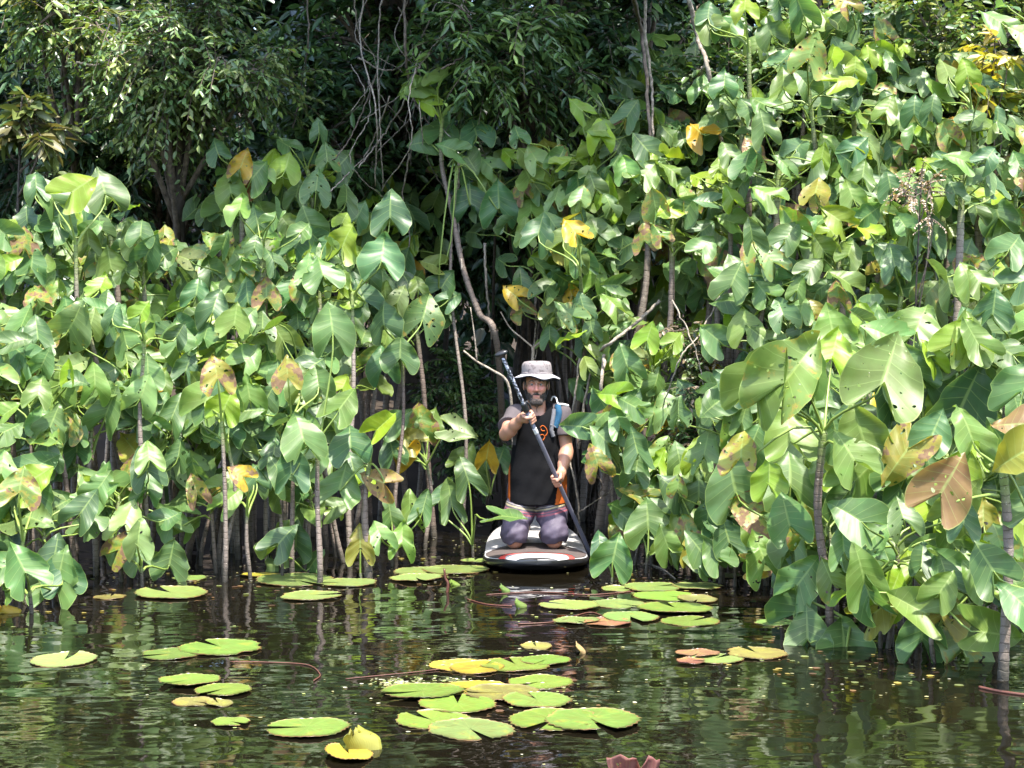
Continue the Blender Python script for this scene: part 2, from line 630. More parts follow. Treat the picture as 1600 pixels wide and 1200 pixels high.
ARUMS = []          # (plant, side, crown pixel x, crown pixel y, n leaves, tints)


def filler_arum(px, py, Y, g, n, size, zone, form=0.0, thin=1.0, mat=None, back=0.0):
    crown = P(px, py, Y)
    lean = g.normal(0, .10, 2) * min(1.5, max(.3, crown[2]))
    base = np.array((crown[0] + lean[0], crown[1] + lean[1] * .5 + back, 0.0))
    gh = float(ground_height(np.array(base[0]), np.array(base[1])))
    base[2] = max(0.0, gh)
    if crown[2] < base[2] + .18:
        crown[2] = base[2] + .18
    plant = empty('arum_plant', base, 'arum plant', 'plant', zone)
    h = crown[2] - base[2]
    make_stem(plant, base, crown, g, float(np.clip(.012 + .0085 * h, .012, .034) * g.uniform(.85, 1.2) * thin), mat=mat)
    az0 = g.uniform(0, 6.28)
    tints = []
    for i in range(n):
        az = az0 + i * 2.4 + g.normal(0, .25)
        outw = np.array((math.cos(az), math.sin(az), 0.0))
        young = (i == 0)
        s = size * g.uniform(.78, 1.12) * (.8 if young else 1)
        reach = g.uniform(.10, .36) * (size / .29)
        up = g.uniform(.0, .30) - .035 * i
        pos = crown + outw * reach + np.array((0, -.03, up)) * (size / .30)
        if pos[2] < .12 + s * .3:
            pos[2] = .12 + s * .3
        node = crown - np.array((0, 0, 1.0)) * min(.34, h * .35) * (i / max(n, 1))
        normal = unit(np.array((0, -.72, .42)) + outw * .33 + g.normal(0, .25, 3))
        tip = unit(np.array((0, -.05, .85)) + outw * .50 + g.normal(0, .28, 3))
        t, d = pick_tint(g)
        if young and g.random() < .35:
            t, d = 'y', 0
        tints.append(t)
        if d == 0 and g.random() < .12:
            d = g.uniform(.25, .5)
        make_leaf(plant, base, node, pos, tip, normal, s, t, g, form=float(np.clip(form + g.normal(.12, .16), 0, .85)), dmg=d,
                  fold=g.uniform(.9, 1.25) if young and g.random() < .3 else None)
    ARUMS.append((plant, zone, px, py, n, tints))
    return plant


def hero_arum(label, base, crown, leaves, r0=.02, size_mul=1.0, seed=0, pts=None, group=None, r1=None):
    """leaves: (px, py, length in px, tip degrees in the picture, tint, damage, form, options)"""
    g = np.random.default_rng(1000 + seed)
    base = np.asarray(base, float)
    plant = empty('arum_plant', base, label, 'plant', group)
    crown = np.asarray(crown, float)
    make_stem(plant, base, crown, g, r0, pts=pts, r1=r1)
    for k, lf in enumerate(leaves):
        px, py, ln, deg, tint, dmg, form = lf[:7]
        op = lf[7] if len(lf) > 7 else {}
        Y = crown[1] + op.get('dy', g.uniform(-.22, .12))
        pos = P(px, py, Y)
        a = math.radians(deg)
        tip = np.array((math.cos(a), op.get('ty', g.uniform(-.25, .1)), math.sin(a)))
        normal = np.array((op.get('nx', g.normal(0, .28)), -.85, op.get('nz', .32 + g.normal(0, .15))))
        size = ln * Y / RES * op.get('s', .9) * .95 * size_mul
        node = crown - np.array((0, 0, 1)) * min(.10, .4 * (crown[2] - base[2])) * g.random()
        if 'node' in op:
            node = P(*op['node'])
        make_leaf(plant, base, node, pos, tip, normal, size, tint, g, form=form, dmg=dmg, fold=op.get('fold'), curl=op.get('curl'),
                  rise=op.get('rise', .35), wave=op.get('wave', g.uniform(.025, .06)), thick=op.get('thick', 1.2))
    return plant


def curve_x(pts):
    xs, ys = zip(*pts)
    return lambda x: float(np.interp(x, xs, ys))


# screen-space envelopes of the photographed thickets, used only to choose how tall the plants stand where
L_TOP = curve_x([(-120, 330), (0, 330), (40, 300), (130, 280), (190, 300), (260, 350), (320, 330), (370, 250), (430, 190), (480, 230), (540, 280), (600, 285), (660, 260)])
L_BOT = curve_x([(-120, 850), (0, 830), (150, 775), (300, 755), (500, 765), (560, 750), (600, 670), (640, 560), (670, 500)])
L_FRONT = curve_x([(-120, 9.4), (0, 9.7), (150, 10.5), (300, 11.0), (500, 11.15), (560, 11.7), (660, 13.0), (720, 13.8), (800, 14.2)])
R_TOP = curve_x([(800, 280), (860, 240), (930, 130), (1000, 40), (1060, 30), (1150, 20), (1250, 10), (1330, 0), (1450, 0), (1720, 0)])
R_BOT = curve_x([(800, 430), (860, 480), (900, 540), (950, 600), (990, 820), (1050, 850), (1110, 870), (1200, 900), (1720, 900)])
R_FRONT = curve_x([(800, 14.2), (860, 13.5), (930, 12.0), (960, 11.6), (1050, 11.1), (1150, 10.4), (1250, 9.9), (1720, 9.2)])


def fill_zone(zone, x0, x1, step, top, bot, front, depth, size, seed, skip=None, wob=.4, nl=(9, 14), thin=1.0, mat=None, back=0.0):
    g = np.random.default_rng(seed)
    x = x0
    while x <= x1:
        yt, yb = top(x), bot(x)
        n = max(1, int(round((yb - yt) / (step * 1.0))))
        for k in range(n):
            f = (k + g.uniform(.15, .85)) / n
            px = x + g.uniform(-.5, .5) * step
            py = yb - f * (yb - yt) + 25
            if skip and skip(px, py, g):
                continue
            Y = front(px) + f * depth + g.normal(0, wob)
            Y = max(front(px) + .05, Y)
            low = py > yb - 90
            filler_arum(px, py, Y, g, int(g.integers(nl[0], nl[1])) - (1 if low else 0), size * g.uniform(.88, 1.12), zone, form=.30 if low else .12, thin=thin, mat=mat, back=back)
        x += step


def skip_right(px, py, g):
    if px < 960 and py > 400 and g.random() < .3:
        return True
    if px > 1180 and py > 470 and g.random() < .45:      # hidden behind the nearer cluster
        return True
    if px > 1180 and py < 320 and g.random() < .12:      # open, small-leaved shrubs show here
        return True
    if 1030 < px < 1130 and 440 < py < 760 and g.random() < .7:
        return True
    if px < 1120 and py < 160 and g.random() < .25:
        return True
    return False


def skip_left(px, py, g):
    return (px > 520 and 560 < py < 800 and g.random() < .35) or (py > 600 and g.random() < .25)


fill_zone('arums of the thicket on the near-side bank', -75, 650, 60, L_TOP, L_BOT, L_FRONT, 2.5, .285, 11, skip_left)
fill_zone('arums of the thicket on the far-side bank', 915, 1655, 63, R_TOP, R_BOT, R_FRONT, 3.4, .288, 12, skip_right)
C_TOP = curve_x([(650, 230), (720, 225), (800, 240), (860, 220), (920, 170), (980, 110)])
C_BOT = curve_x([(650, 480), (700, 440), (760, 430), (820, 450), (870, 500), (920, 560), (980, 600)])
fill_zone('arums above the dark gap', 665, 965, 56, C_TOP, C_BOT, curve_x([(650, 13.0), (800, 13.0), (980, 12.4)]), 1.0, .275, 14, lambda px, py, g: (px < 800 and (g.random() < .55 or py > 340)), .15, (8, 12), thin=.6, mat=M_STEM_SHADED, back=2.6)

# ------------------------------------------------------------------ jungle behind: trees, shrubs, vines
def spray_mesh(g, C, D, length, nleaf, ll, lw, droop, tints, jitter=.3, lift=.15):
    """leaves set alternately along twigs that start at C and run along D; returns verts, quads, colours and twig paths"""
    C, D = np.asarray(C, float), np.asarray(D, float)
    N = len(C)
    D = D / (np.linalg.norm(D, axis=1)[:, None] + 1e-9)
    Ls = length * g.uniform(.65, 1.25, (N, 1, 1))
    s = np.linspace(.12, 1, nleaf)[None, :, None]
    p = C[:, None] + D[:, None] * Ls * s + np.array((0, 0, -1.0)) * droop * Ls * s ** 2
    tang = D[:, None] + np.array((0, 0, -2.0)) * droop * s
    tang /= np.linalg.norm(tang, axis=2)[..., None]
    side = np.cross(tang, np.array((0, 0, 1.0)))
    side /= np.linalg.norm(side, axis=2)[..., None] + 1e-6
    alt = np.where(np.arange(nleaf) % 2 == 0, 1.0, -1.0)[None, :, None]
    ld = tang * g.uniform(.3, .9, (N, nleaf, 1)) + side * alt * g.uniform(.5, 1.0, (N, nleaf, 1)) + g.normal(0, jitter, (N, nleaf, 3)) + np.array((0, 0, -.28))
    ld /= np.linalg.norm(ld, axis=2)[..., None]
    nr = np.array((0, -.25, 1.0)) + g.normal(0, .45, (N, nleaf, 3))
    nr = nr - ld * (nr * ld).sum(2, keepdims=True)
    nr /= np.linalg.norm(nr, axis=2)[..., None] + 1e-6
    wd = np.cross(ld, nr)
    sz = g.uniform(.65, 1.2, (N, nleaf, 1))
    L_ = ll * sz
    W_ = lw * sz
    b0 = p
    l1 = p + ld * L_ * .32 + wd * W_ * .5 + nr * W_ * lift
    l2 = p + ld * L_ * .68 + wd * W_ * .42 + nr * W_ * lift * .6 - nr * L_ * .03
    tp = p + ld * L_ - nr * L_ * .12
    r2 = p + ld * L_ * .68 - wd * W_ * .42 + nr * W_ * lift * .6 - nr * L_ * .03
    r1 = p + ld * L_ * .32 - wd * W_ * .5 + nr * W_ * lift
    V = np.stack([b0, l1, l2, tp, r2, r1], 2).reshape(-1, 3)
    k = np.arange(N * nleaf)[:, None] * 6
    F = np.concatenate([k + np.array([[0, 1, 2, 3]]), k + np.array([[0, 3, 4, 5]])])
    tints = np.asarray(tints)
    ti = g.choice(len(tints), (N, 1), p=None) * np.ones((1, nleaf), int)
    mixup = g.random((N, nleaf)) < .3
    ti = np.where(mixup, g.integers(0, len(tints), (N, nleaf)), ti)
    c = tints[ti] * np.exp(g.normal(0, .22, (N, nleaf, 1)))
    c = np.concatenate([c, np.ones((N, nleaf, 1))], 2)
    A = np.repeat(c.reshape(-1, 4), 6, 0)
    tw = p[:, ::max(1, nleaf // 4)]
    tw = np.concatenate([C[:, None], tw], 1)
    return V, F, A, tw


def twig_geo(paths, r0):
    """thin three-sided twigs, joined"""
    N, n, _ = paths.shape
    T = np.gradient(paths, axis=1)
    T /= np.linalg.norm(T, axis=2)[..., None] + 1e-9
    X = np.cross(T, np.array((.3, .2, 1.0)))
    X /= np.linalg.norm(X, axis=2)[..., None] + 1e-9
    Yv = np.cross(T, X)
    rad = (r0 * np.linspace(1, .35, n))[None, :, None]
    ring = [paths + rad * (math.cos(a) * X + math.sin(a) * Yv) for a in (0, 2.094, 4.189)]
    V = np.stack(ring, 2)                                           # N n 3 3
    V = V.reshape(-1, 3)
    base = (np.arange(N)[:, None, None] * n + np.arange(n - 1)[None, :, None]) * 3
    j = np.arange(3)[None, None]
    jn = (j + 1) % 3
    F = np.stack([base + j, base + jn, base + 3 + jn, base + 3 + j], -1).reshape(-1, 4)
    return V, F


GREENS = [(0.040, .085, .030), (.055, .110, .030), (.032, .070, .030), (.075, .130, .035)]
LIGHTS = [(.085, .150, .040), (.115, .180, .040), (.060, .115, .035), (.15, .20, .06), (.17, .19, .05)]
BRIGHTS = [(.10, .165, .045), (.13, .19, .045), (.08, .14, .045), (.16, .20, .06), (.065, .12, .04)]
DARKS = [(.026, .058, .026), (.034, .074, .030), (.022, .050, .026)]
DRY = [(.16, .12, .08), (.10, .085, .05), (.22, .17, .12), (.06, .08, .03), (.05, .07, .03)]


def tree(name, label, cat, base, crown, rad, clumps, per, length, nleaf, ll, lw, droop, tints, seed, trunk_r=.09, group=None, up=.15, limb_r=.03, hang=0.0, mat=None):
    g = np.random.default_rng(seed)
    base = np.asarray(base, float)
    crown = np.asarray(crown, float)
    rad = np.asarray(rad, float)
    t = empty(name, base, label, cat, group)
    fork = base + (crown - base) * .6 + g.normal(0, .06, 3)
    top = crown + np.array((0, 0, rad[2] * .55))
    root = base - np.array((0, 0, .3))
    path = smooth_path([root, base + (fork - base) * .45 + g.normal(0, .12, 3) * (1, 1, 0), fork, top], 22)
    tv, tf, tuv = tube(path, np.linspace(trunk_r, trunk_r * .3, 22) * (1 + .05 * g.normal(size=22)), 9)
    mesh_obj('trunk', tv - base, tf, M_TRUNK, t, uv=tuv)
    CC = []
    while len(CC) < clumps:
        q = g.uniform(-1, 1, 3)
        if np.linalg.norm(q) <= 1:
            q = q * (.55 + .45 * np.linalg.norm(q) ** .5)
            CC.append(crown + q * rad)
    C, D = [], []
    lg = Geo()
    for c in CC:
        a = path[int(g.integers(13, 21))]
        m1 = a + (c - a) * .5 + np.array((g.normal(0, .1), g.normal(0, .1), g.uniform(.02, .25) * np.linalg.norm(c - a)))
        lp = smooth_path([a, m1, c], 9)
        lv, lf, luv = tube(lp, np.linspace(limb_r, limb_r * .3, 9), 5)
        if clumps >= 50:
            lg.add(lv - base, lf, luv)
        else:
            mesh_obj('limb', lv - base, lf, M_TWIG, t, uv=luv)
        k = max(2, int(per * g.uniform(.6, 1.4)))
        dd = g.normal(0, 1, (k, 3))
        dd /= np.linalg.norm(dd, axis=1)[:, None]
        dd = dd + unit(c - crown) * .7 + np.array((0, -.15, up))
        C.append(lp[g.integers(5, 9, k)] + g.normal(0, length * .12, (k, 3)))
        D.append(dd)
    if lg.n:
        kind(lg.build('branches', M_TWIG, t), 'stuff')
    C, D = np.concatenate(C), np.concatenate(D)
    V, F, A, tw = spray_mesh(g, C, D, length, nleaf, ll, lw, droop + hang, tints)
    kind(mesh_obj('crown', V - base, F, mat or M_FOL, t, attr=A, smooth=False), 'stuff')
    V, F = twig_geo(tw, .006)
    kind(mesh_obj('twigs', V - base, F, M_TWIG, t), 'stuff')
    return t


def gz(x, y):
    return max(0.0, float(ground_height(np.array(float(x)), np.array(float(y)))))


def at(px, py, Y):
    return P(px, py, Y)


def T(name, label, px, py, Y, rad, clumps, per, length, nleaf, ll, lw, droop, tints, seed, bx=None, by=None, cat='tree', **kw):
    c = P(px, py, Y)
    x = c[0] + (bx or 0)
    y = Y + (by if by is not None else .5)
    tree(name, label, cat, (x, y, gz(x, y)), c, rad, clumps, per, length, nleaf, ll, lw, droop, tints, seed, **kw)


# trees that show their leaves
T('fine_leaved_tree', 'sunlit tree with small glossy pale green leaves hanging over the dark gap', 295, 85, 13.4, (.98, .8, .72), 34, 22, .40, 14, .080, .032, .35, BRIGHTS, 101, bx=-.5, by=2.2, trunk_r=.10)
T('fine_leaved_tree', 'drooping light green branch tip beside the long-leaved shrub', 120, 30, 13.6, (.42, .4, .35), 9, 12, .35, 12, .10, .036, .45, LIGHTS, 102, bx=-.9, by=2.4, trunk_r=.05)
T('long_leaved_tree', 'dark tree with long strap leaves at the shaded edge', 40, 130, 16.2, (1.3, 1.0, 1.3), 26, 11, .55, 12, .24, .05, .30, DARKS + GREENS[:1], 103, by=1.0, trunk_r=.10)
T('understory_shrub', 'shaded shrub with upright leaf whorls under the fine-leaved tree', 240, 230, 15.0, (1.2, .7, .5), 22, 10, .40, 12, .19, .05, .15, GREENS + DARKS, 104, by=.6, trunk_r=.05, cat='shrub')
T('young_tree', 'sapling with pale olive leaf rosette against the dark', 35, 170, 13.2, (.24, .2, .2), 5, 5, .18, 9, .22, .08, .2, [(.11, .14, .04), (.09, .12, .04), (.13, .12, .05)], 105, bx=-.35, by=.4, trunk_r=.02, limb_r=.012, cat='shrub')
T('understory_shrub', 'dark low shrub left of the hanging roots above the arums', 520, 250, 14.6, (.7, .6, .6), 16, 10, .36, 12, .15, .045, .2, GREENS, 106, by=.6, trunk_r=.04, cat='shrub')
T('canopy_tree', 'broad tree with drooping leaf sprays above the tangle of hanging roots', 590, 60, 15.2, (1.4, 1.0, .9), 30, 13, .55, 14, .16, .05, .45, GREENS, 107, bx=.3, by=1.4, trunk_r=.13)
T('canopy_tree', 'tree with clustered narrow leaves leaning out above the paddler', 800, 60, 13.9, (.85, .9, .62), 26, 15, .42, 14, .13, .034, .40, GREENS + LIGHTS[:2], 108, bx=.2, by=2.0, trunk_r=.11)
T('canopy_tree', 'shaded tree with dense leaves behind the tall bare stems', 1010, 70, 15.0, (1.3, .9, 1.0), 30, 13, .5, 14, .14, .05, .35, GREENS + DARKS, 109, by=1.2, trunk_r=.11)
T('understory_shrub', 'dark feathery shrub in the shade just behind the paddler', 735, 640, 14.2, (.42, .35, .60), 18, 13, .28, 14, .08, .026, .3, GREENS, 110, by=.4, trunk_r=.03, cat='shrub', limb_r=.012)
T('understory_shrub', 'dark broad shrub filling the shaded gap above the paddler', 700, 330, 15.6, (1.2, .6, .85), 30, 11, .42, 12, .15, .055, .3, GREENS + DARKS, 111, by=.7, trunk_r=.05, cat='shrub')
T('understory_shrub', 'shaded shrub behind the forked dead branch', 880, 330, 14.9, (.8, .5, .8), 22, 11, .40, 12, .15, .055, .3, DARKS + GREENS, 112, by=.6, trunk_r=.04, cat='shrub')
T('small_leaved_shrub', 'sunlit shrub with small round leaves high on the bank', 1300, 130, 13.6, (1.05, .7, .85), 34, 18, .34, 14, .075, .045, .1, LIGHTS + GREENS, 113, by=.5, trunk_r=.05, cat='shrub', up=.5)
T('small_leaved_shrub', 'tall sunlit shrub with light leaves at the edge of the bank', 1520, 130, 13.0, (.95, .7, .85), 34, 18, .34, 14, .08, .045, .1, LIGHTS, 114, by=.5, trunk_r=.05, cat='shrub', up=.5)
T('small_leaved_shrub', 'bushy shrub with small dark leaves between the tall ringed stems', 1160, 190, 13.8, (.7, .6, .7), 24, 15, .34, 13, .09, .045, .15, GREENS, 115, by=.5, trunk_r=.04, cat='shrub', up=.4)
T('withered_shrub', 'tangled shrub of dry curled leaves beside the gap, right of the paddler', 1085, 620, 12.1, (.26, .28, .62), 20, 12, .22, 10, .055, .024, .3, DRY + GREENS[:2], 116, by=.2, trunk_r=.02, cat='shrub', limb_r=.010)
T('withered_shrub', 'brownish spent flower plumes above the big leaves', 1440, 290, 10.9, (.16, .16, .22), 6, 9, .15, 16, .022, .014, .2, [(.30, .21, .15), (.24, .16, .10), (.34, .27, .2)], 117, by=.15, trunk_r=.014, cat='shrub', limb_r=.006)
T('small_leaved_shrub', 'low dark shrub with glossy leaves below the withered tangle', 1110, 730, 11.9, (.3, .25, .3), 14, 10, .22, 10, .075, .03, .2, GREENS + DRY[:1], 118, by=.2, trunk_r=.02, cat='shrub', limb_r=.010)
T('yellow_shrub', 'shrub shoot with hanging yellow leaves near the top of the bank', 1555, 85, 12.2, (.22, .2, .25), 7, 6, .22, 9, .12, .05, .5, [(.40, .36, .04), (.42, .33, .10), (.25, .30, .04)], 119, by=.4, trunk_r=.015, limb_r=.008, cat='shrub')

# a second rank of forest trees closes the view behind
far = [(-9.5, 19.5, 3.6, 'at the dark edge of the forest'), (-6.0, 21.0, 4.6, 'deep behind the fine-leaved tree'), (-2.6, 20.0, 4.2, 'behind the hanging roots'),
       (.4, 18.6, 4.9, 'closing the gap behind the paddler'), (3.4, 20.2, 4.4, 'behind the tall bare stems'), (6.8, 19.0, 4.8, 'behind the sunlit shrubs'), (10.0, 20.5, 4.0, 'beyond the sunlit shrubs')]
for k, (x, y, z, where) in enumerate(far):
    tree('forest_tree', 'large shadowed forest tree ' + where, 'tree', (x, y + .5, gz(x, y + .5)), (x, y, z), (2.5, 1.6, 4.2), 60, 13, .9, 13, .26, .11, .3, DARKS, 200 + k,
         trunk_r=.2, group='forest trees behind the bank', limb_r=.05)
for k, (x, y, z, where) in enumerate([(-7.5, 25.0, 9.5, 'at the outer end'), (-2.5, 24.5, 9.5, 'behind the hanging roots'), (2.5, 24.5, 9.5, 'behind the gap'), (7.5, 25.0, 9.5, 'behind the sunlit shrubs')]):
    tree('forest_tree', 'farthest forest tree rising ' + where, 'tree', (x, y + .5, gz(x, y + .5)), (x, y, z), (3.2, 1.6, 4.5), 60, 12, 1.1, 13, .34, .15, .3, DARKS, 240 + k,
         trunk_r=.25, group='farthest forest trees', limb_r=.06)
high = [(-6.9, 14.6, 8.2, 'over the long-leaved tree'), (-1.1, 13.6, 7.6, 'over the hanging roots'), (.45, 13.4, 7.6, 'over the gap'), (3.6, 18.2, 8.2, 'over the bare stems'), (8.0, 17.5, 8.4, 'over the sunlit shrubs')]  # crowns above the view, added to shade the gap and the forest behind
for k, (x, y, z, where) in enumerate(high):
    tree('forest_tree', 'tall forest tree with a high unseen crown for shade ' + where, 'tree', (x, 17.6, gz(x, 17.6)), (x, y, z), (1.5 if y < 14 else 2.1, 1.9, 1.9), 60, 15, .9, 13, .26, .11, .3, DARKS + GREENS, 220 + k,
         trunk_r=.22, group='high unseen shading crowns', limb_r=.05)


# vines, roots and dead wood: pixel paths of the photograph carried to their own depth
def vine(name, label, pts, Y, r, mat, seed, cat='vine', group=None, dy=.25):
    g = np.random.default_rng(seed)
    q = [P(x, y, Y + g.normal(0, dy)) for x, y in pts]
    path = smooth_path(q, 8 * len(q))
    L = len(path)
    path = path + g.normal(0, .004, path.shape)
    o_base = path[-1].copy()
    v, f, uv = tube(path - o_base, np.linspace(r, r * .7, L) * (1 + .10 * g.normal(size=L)), 6)
    o = mesh_obj(name, v, f, mat, uv=uv)
    o.location = o_base.tolist()
    tag(o, label, cat, group)
    return o


VG = 'vines and roots hanging from the canopy'
vines = [
    ('pale vine dropping straight then bending toward the tall lone arum', [(632, -60), (633, 60), (640, 130), (655, 172), (682, 208)], 13.6, .013),
    ('long slanting vine crossing the hanging roots', [(730, -20), (712, 30), (660, 95), (628, 165), (596, 215), (560, 262)], 13.9, .010),
    ('thin root hanging lowest of the pair under the canopy tree', [(575, -40), (562, 60), (588, 170), (586, 290)], 13.7, .008),
    ('thin root hanging beside the lowest root', [(600, -40), (590, 90), (594, 200), (598, 298)], 13.75, .007),
    ('arched branchlet spanning between two leaf clusters', [(690, 108), (735, 84), (775, 80), (815, 90)], 13.4, .009),
    ('short twig hanging straight down above the arums', [(810, 20), (816, 80), (820, 155)], 13.3, .008),
    ('curved vine looping behind the slanting vine', [(560, 90), (600, 110), (640, 92), (676, 20), (690, -30)], 14.1, .009),
    ('limp root trailing into the dark gap', [(640, 240), (628, 320), (640, 380), (615, 450)], 14.0, .008),
    ('root fibre sweeping down to the broad arums', [(590, 110), (560, 190), (530, 240), (500, 262)], 13.6, .007),
    ('root fibre sweeping lowest over the broad arums', [(610, 150), (575, 235), (545, 270), (515, 300)], 13.55, .007),
    ('grey vine on the dark slope under the fine-leaved tree', [(345, 90), (372, 150), (398, 205)], 14.4, .022),
    ('pale looping twig on the fine-leaved tree', [(120, 98), (150, 102), (175, 92), (205, 78)], 13.0, .010),
    ('long thin vine falling past the fine-leaved tree', [(478, -30), (482, 60), (470, 140), (458, 200)], 14.0, .008),
    ('straight thin vine rising from the gap behind the grey stem', [(716, 250), (717, 350), (722, 420)], 13.3, .010),
    ('upright vine in the gap between the two stems', [(757, 380), (760, 450), (768, 530)], 13.6, .012),
    ('upright vine behind the forked dead branch', [(834, 440), (838, 480), (834, 560)], 13.4, .011),
    ('second upright vine behind the forked dead branch', [(855, 470), (842, 500), (838, 560)], 13.35, .009),
    ('brown vine bending down beside the paddler', [(905, 560), (895, 640), (882, 690), (893, 730), (905, 800), (900, 850)], 12.7, .010),
    ('crooked brown branch right of the paddler', [(1030, 470), (1000, 500), (955, 535), (930, 560), (915, 620), (905, 700)], 12.4, .014),
    ('brown upright branch behind the pale green arum', [(950, 520), (940, 600), (948, 690), (960, 800), (962, 880)], 12.5, .016),
    ('curling tendril below the pale green arum', [(905, 690), (930, 680), (928, 730), (940, 755), (935, 775)], 12.0, .005),
    ('thin tendril reaching down to the water', [(1000, 700), (960, 760), (920, 790), (905, 800)], 12.2, .006),
    ('rough dark vine climbing the open bank', [(1072, -20), (1090, 60), (1105, 100), (1118, 180), (1135, 250), (1140, 300)], 13.0, .020),
    ('short rough branch off the climbing vine', [(1105, 95), (1092, 118), (1080, 135)], 12.95, .015),
    ('twin climbing stem, the thicker of the two', [(985, -20), (1002, 50), (1010, 120), (1015, 215)], 13.1, .020),
    ('twin climbing stem, the thinner of the two', [(1012, -20), (1008, 50), (1018, 130), (1020, 215)], 13.05, .014),
    ('dry twig sprawling across the withered shrub', [(1130, 450), (1095, 520), (1062, 560), (1035, 640)], 11.9, .007),
    ('second dry twig crossing the withered shrub', [(1050, 470), (1085, 540), (1100, 620), (1090, 690)], 11.95, .006),
]
for k, (lab, pts, Y, r) in enumerate(vines):
    vine('hanging_vine', lab, pts, Y, r, M_VINE if k % 4 else M_TWIG, 300 + k, group=VG)
g = np.random.default_rng(55)
for k in range(16):                                   # tangle of fine roots under the canopy tree
    x = 545 + k * 14 + g.normal(0, 5)
    y0 = g.uniform(-30, 120)
    y1 = y0 + g.uniform(130, 260)
    vine('hanging_root', f'fine hanging root, {ORD[k]} from the left in the tangle under the canopy tree', [(x, y0), (x + g.normal(0, 14), (y0 * 2 + y1) / 3), (x + g.normal(0, 22), (y0 + 2 * y1) / 3), (x + g.normal(0, 34), y1)],
         13.8 + g.normal(0, .2), .0055, M_VINE, 400 + k, group='tangle of fine hanging roots')

# forked dead branch right behind the paddler's hat
e = empty('dead_branch', P(832, 640, 12.9), 'pale forked dead branch standing behind the hat', 'branch')
o0 = np.array(e.location)
g = np.random.default_rng(77)
for nm, pts, r0, r1 in (('fork_arm', [(782, 487), (797, 512), (815, 528), (833, 543)], .004, .009), ('fork_arm', [(884, 508), (862, 522), (845, 534), (833, 543)], .004, .009),
                        ('branch_stem', [(833, 541), (832, 570), (826, 700), (826, 862)], .012, .016)):
    p = smooth_path([P(x, y, 12.9) for x, y in pts], 26)
    v, f, uv = tube(p, np.linspace(r0, r1, 26) * (1 + .08 * g.normal(size=26)), 8)
    mesh_obj(nm, v - o0, f, M_PALE, e, uv=uv)
e = empty('dead_branch', P(790, 592, 12.5), 'thin bare branch slanting behind the paddle shaft', 'branch')
o0 = np.array(e.location)
p = smooth_path([P(x, y, 12.5) for x, y in [(724, 548), (745, 565), (768, 578), (792, 596), (800, 640), (802, 700)]], 30)
v, f, uv = tube(p, np.linspace(.008, .013, 30), 6)
mesh_obj('branch_stem', v - o0, f, M_VINE, e, uv=uv)
p = smooth_path([P(x, y, 12.5) for x, y in [(745, 565), (742, 530), (735, 480)]], 10)
v, f, uv = tube(p, np.linspace(.007, .004, 10), 6)
mesh_obj('side_twig', v - o0, f, M_VINE, e, uv=uv)

# ------------------------------------------------------------------ nearer cluster of arums and single plants that stand out
F_TOP = curve_x([(1200, 760), (1260, 700), (1330, 600), (1400, 500), (1480, 470), (1560, 450), (1720, 440)])
F_BOT = curve_x([(1200, 900), (1260, 930), (1330, 930), (1450, 960), (1600, 990), (1720, 1000)])
F_FRONT = curve_x([(1200, 9.0), (1290, 8.6), (1400, 8.05), (1500, 7.7), (1600, 7.45), (1720, 7.2)])
fill_zone('arums of the near cluster standing out in the water', 1245, 1690, 92, F_TOP, F_BOT, F_FRONT, 1.7, .31, 13, None, .2, (7, 11))

HG = 'single arums in view'


def wb(px, py):
    p = on_water(px, py)
    return p


H = hero_arum
B = wb(1290, 1003)
H('tall arum with grey ringed stem and four huge light green leaves, out in the water', B, P(1287, 672, B[1]), [
    (1186, 605, 150, 62, 'l', .1, 0, dict(nx=-.55, fold=.45, curl=.1, s=1.0)),
    (1226, 598, 152, 66, 'l', .55, 0, dict(nx=-.25, dy=-.25, fold=.35, curl=.1, s=1.0)),
    (1262, 595, 130, 78, 'p', 0, .1, dict(nx=.2, fold=1.25, s=.9)),
    (1378, 600, 158, 68, 'l', .2, 0, dict(nx=.1, dy=-.25, fold=.25, curl=.05, s=1.0)),
    (1235, 690, 120, 95, 'l', 0, 0, dict(nx=-.1, dy=.1)),
    (1335, 720, 120, 110, 'l', .2, 0, dict(nx=.2, dy=-.3)),
    (1158, 715, 105, 100, 'o', .75, .1, dict(nx=-.5, dy=0, rise=.7, fold=.5)),
    (1300, 560, 100, 80, 'y', 0, 0, dict(dy=.25))], r0=.024, seed=1, r1=.021)
B = wb(1563, 1060)
H('arum with orange and yellow ageing leaves on a thick stem at the edge', B, P(1568, 735, B[1]), [
    (1606, 662, 105, 165, 't', .2, 0, dict(nz=.5, dy=-.1)), (1600, 705, 105, 200, 'o', .1, 0, dict(nz=.2, dy=-.25)),
    (1470, 770, 135, 62, 't', .25, 0, dict(nx=-.2, fold=.5, dy=-.2, node=(1560, 775, B[1]), rise=.1)), (1600, 610, 120, 70, 'm', 0, 0),
    (1520, 690, 120, 100, 'l', 0, 0, dict(dy=.2)), (1610, 800, 110, 80, 'm', 0, 0)], r0=.028, seed=2, r1=.022)
B = wb(1440, 985)
H('arum with a large dark green leaf turned to the light', B, P(1445, 690, B[1]), [
    (1440, 590, 150, 80, 'm', 0, 0, dict(nx=.1)), (1520, 560, 150, 70, 'm', 0, 0, dict(nx=.15)), (1395, 640, 130, 95, 'b', 0, 0),
    (1500, 640, 150, 62, 'b', 0, 0), (1415, 740, 130, 70, 'm', 0, 0), (1350, 690, 120, 110, 'l', 0, 0), (1430, 520, 130, 75, 'l', .2, 0)], r0=.024, seed=3)
B = wb(1330, 1005)
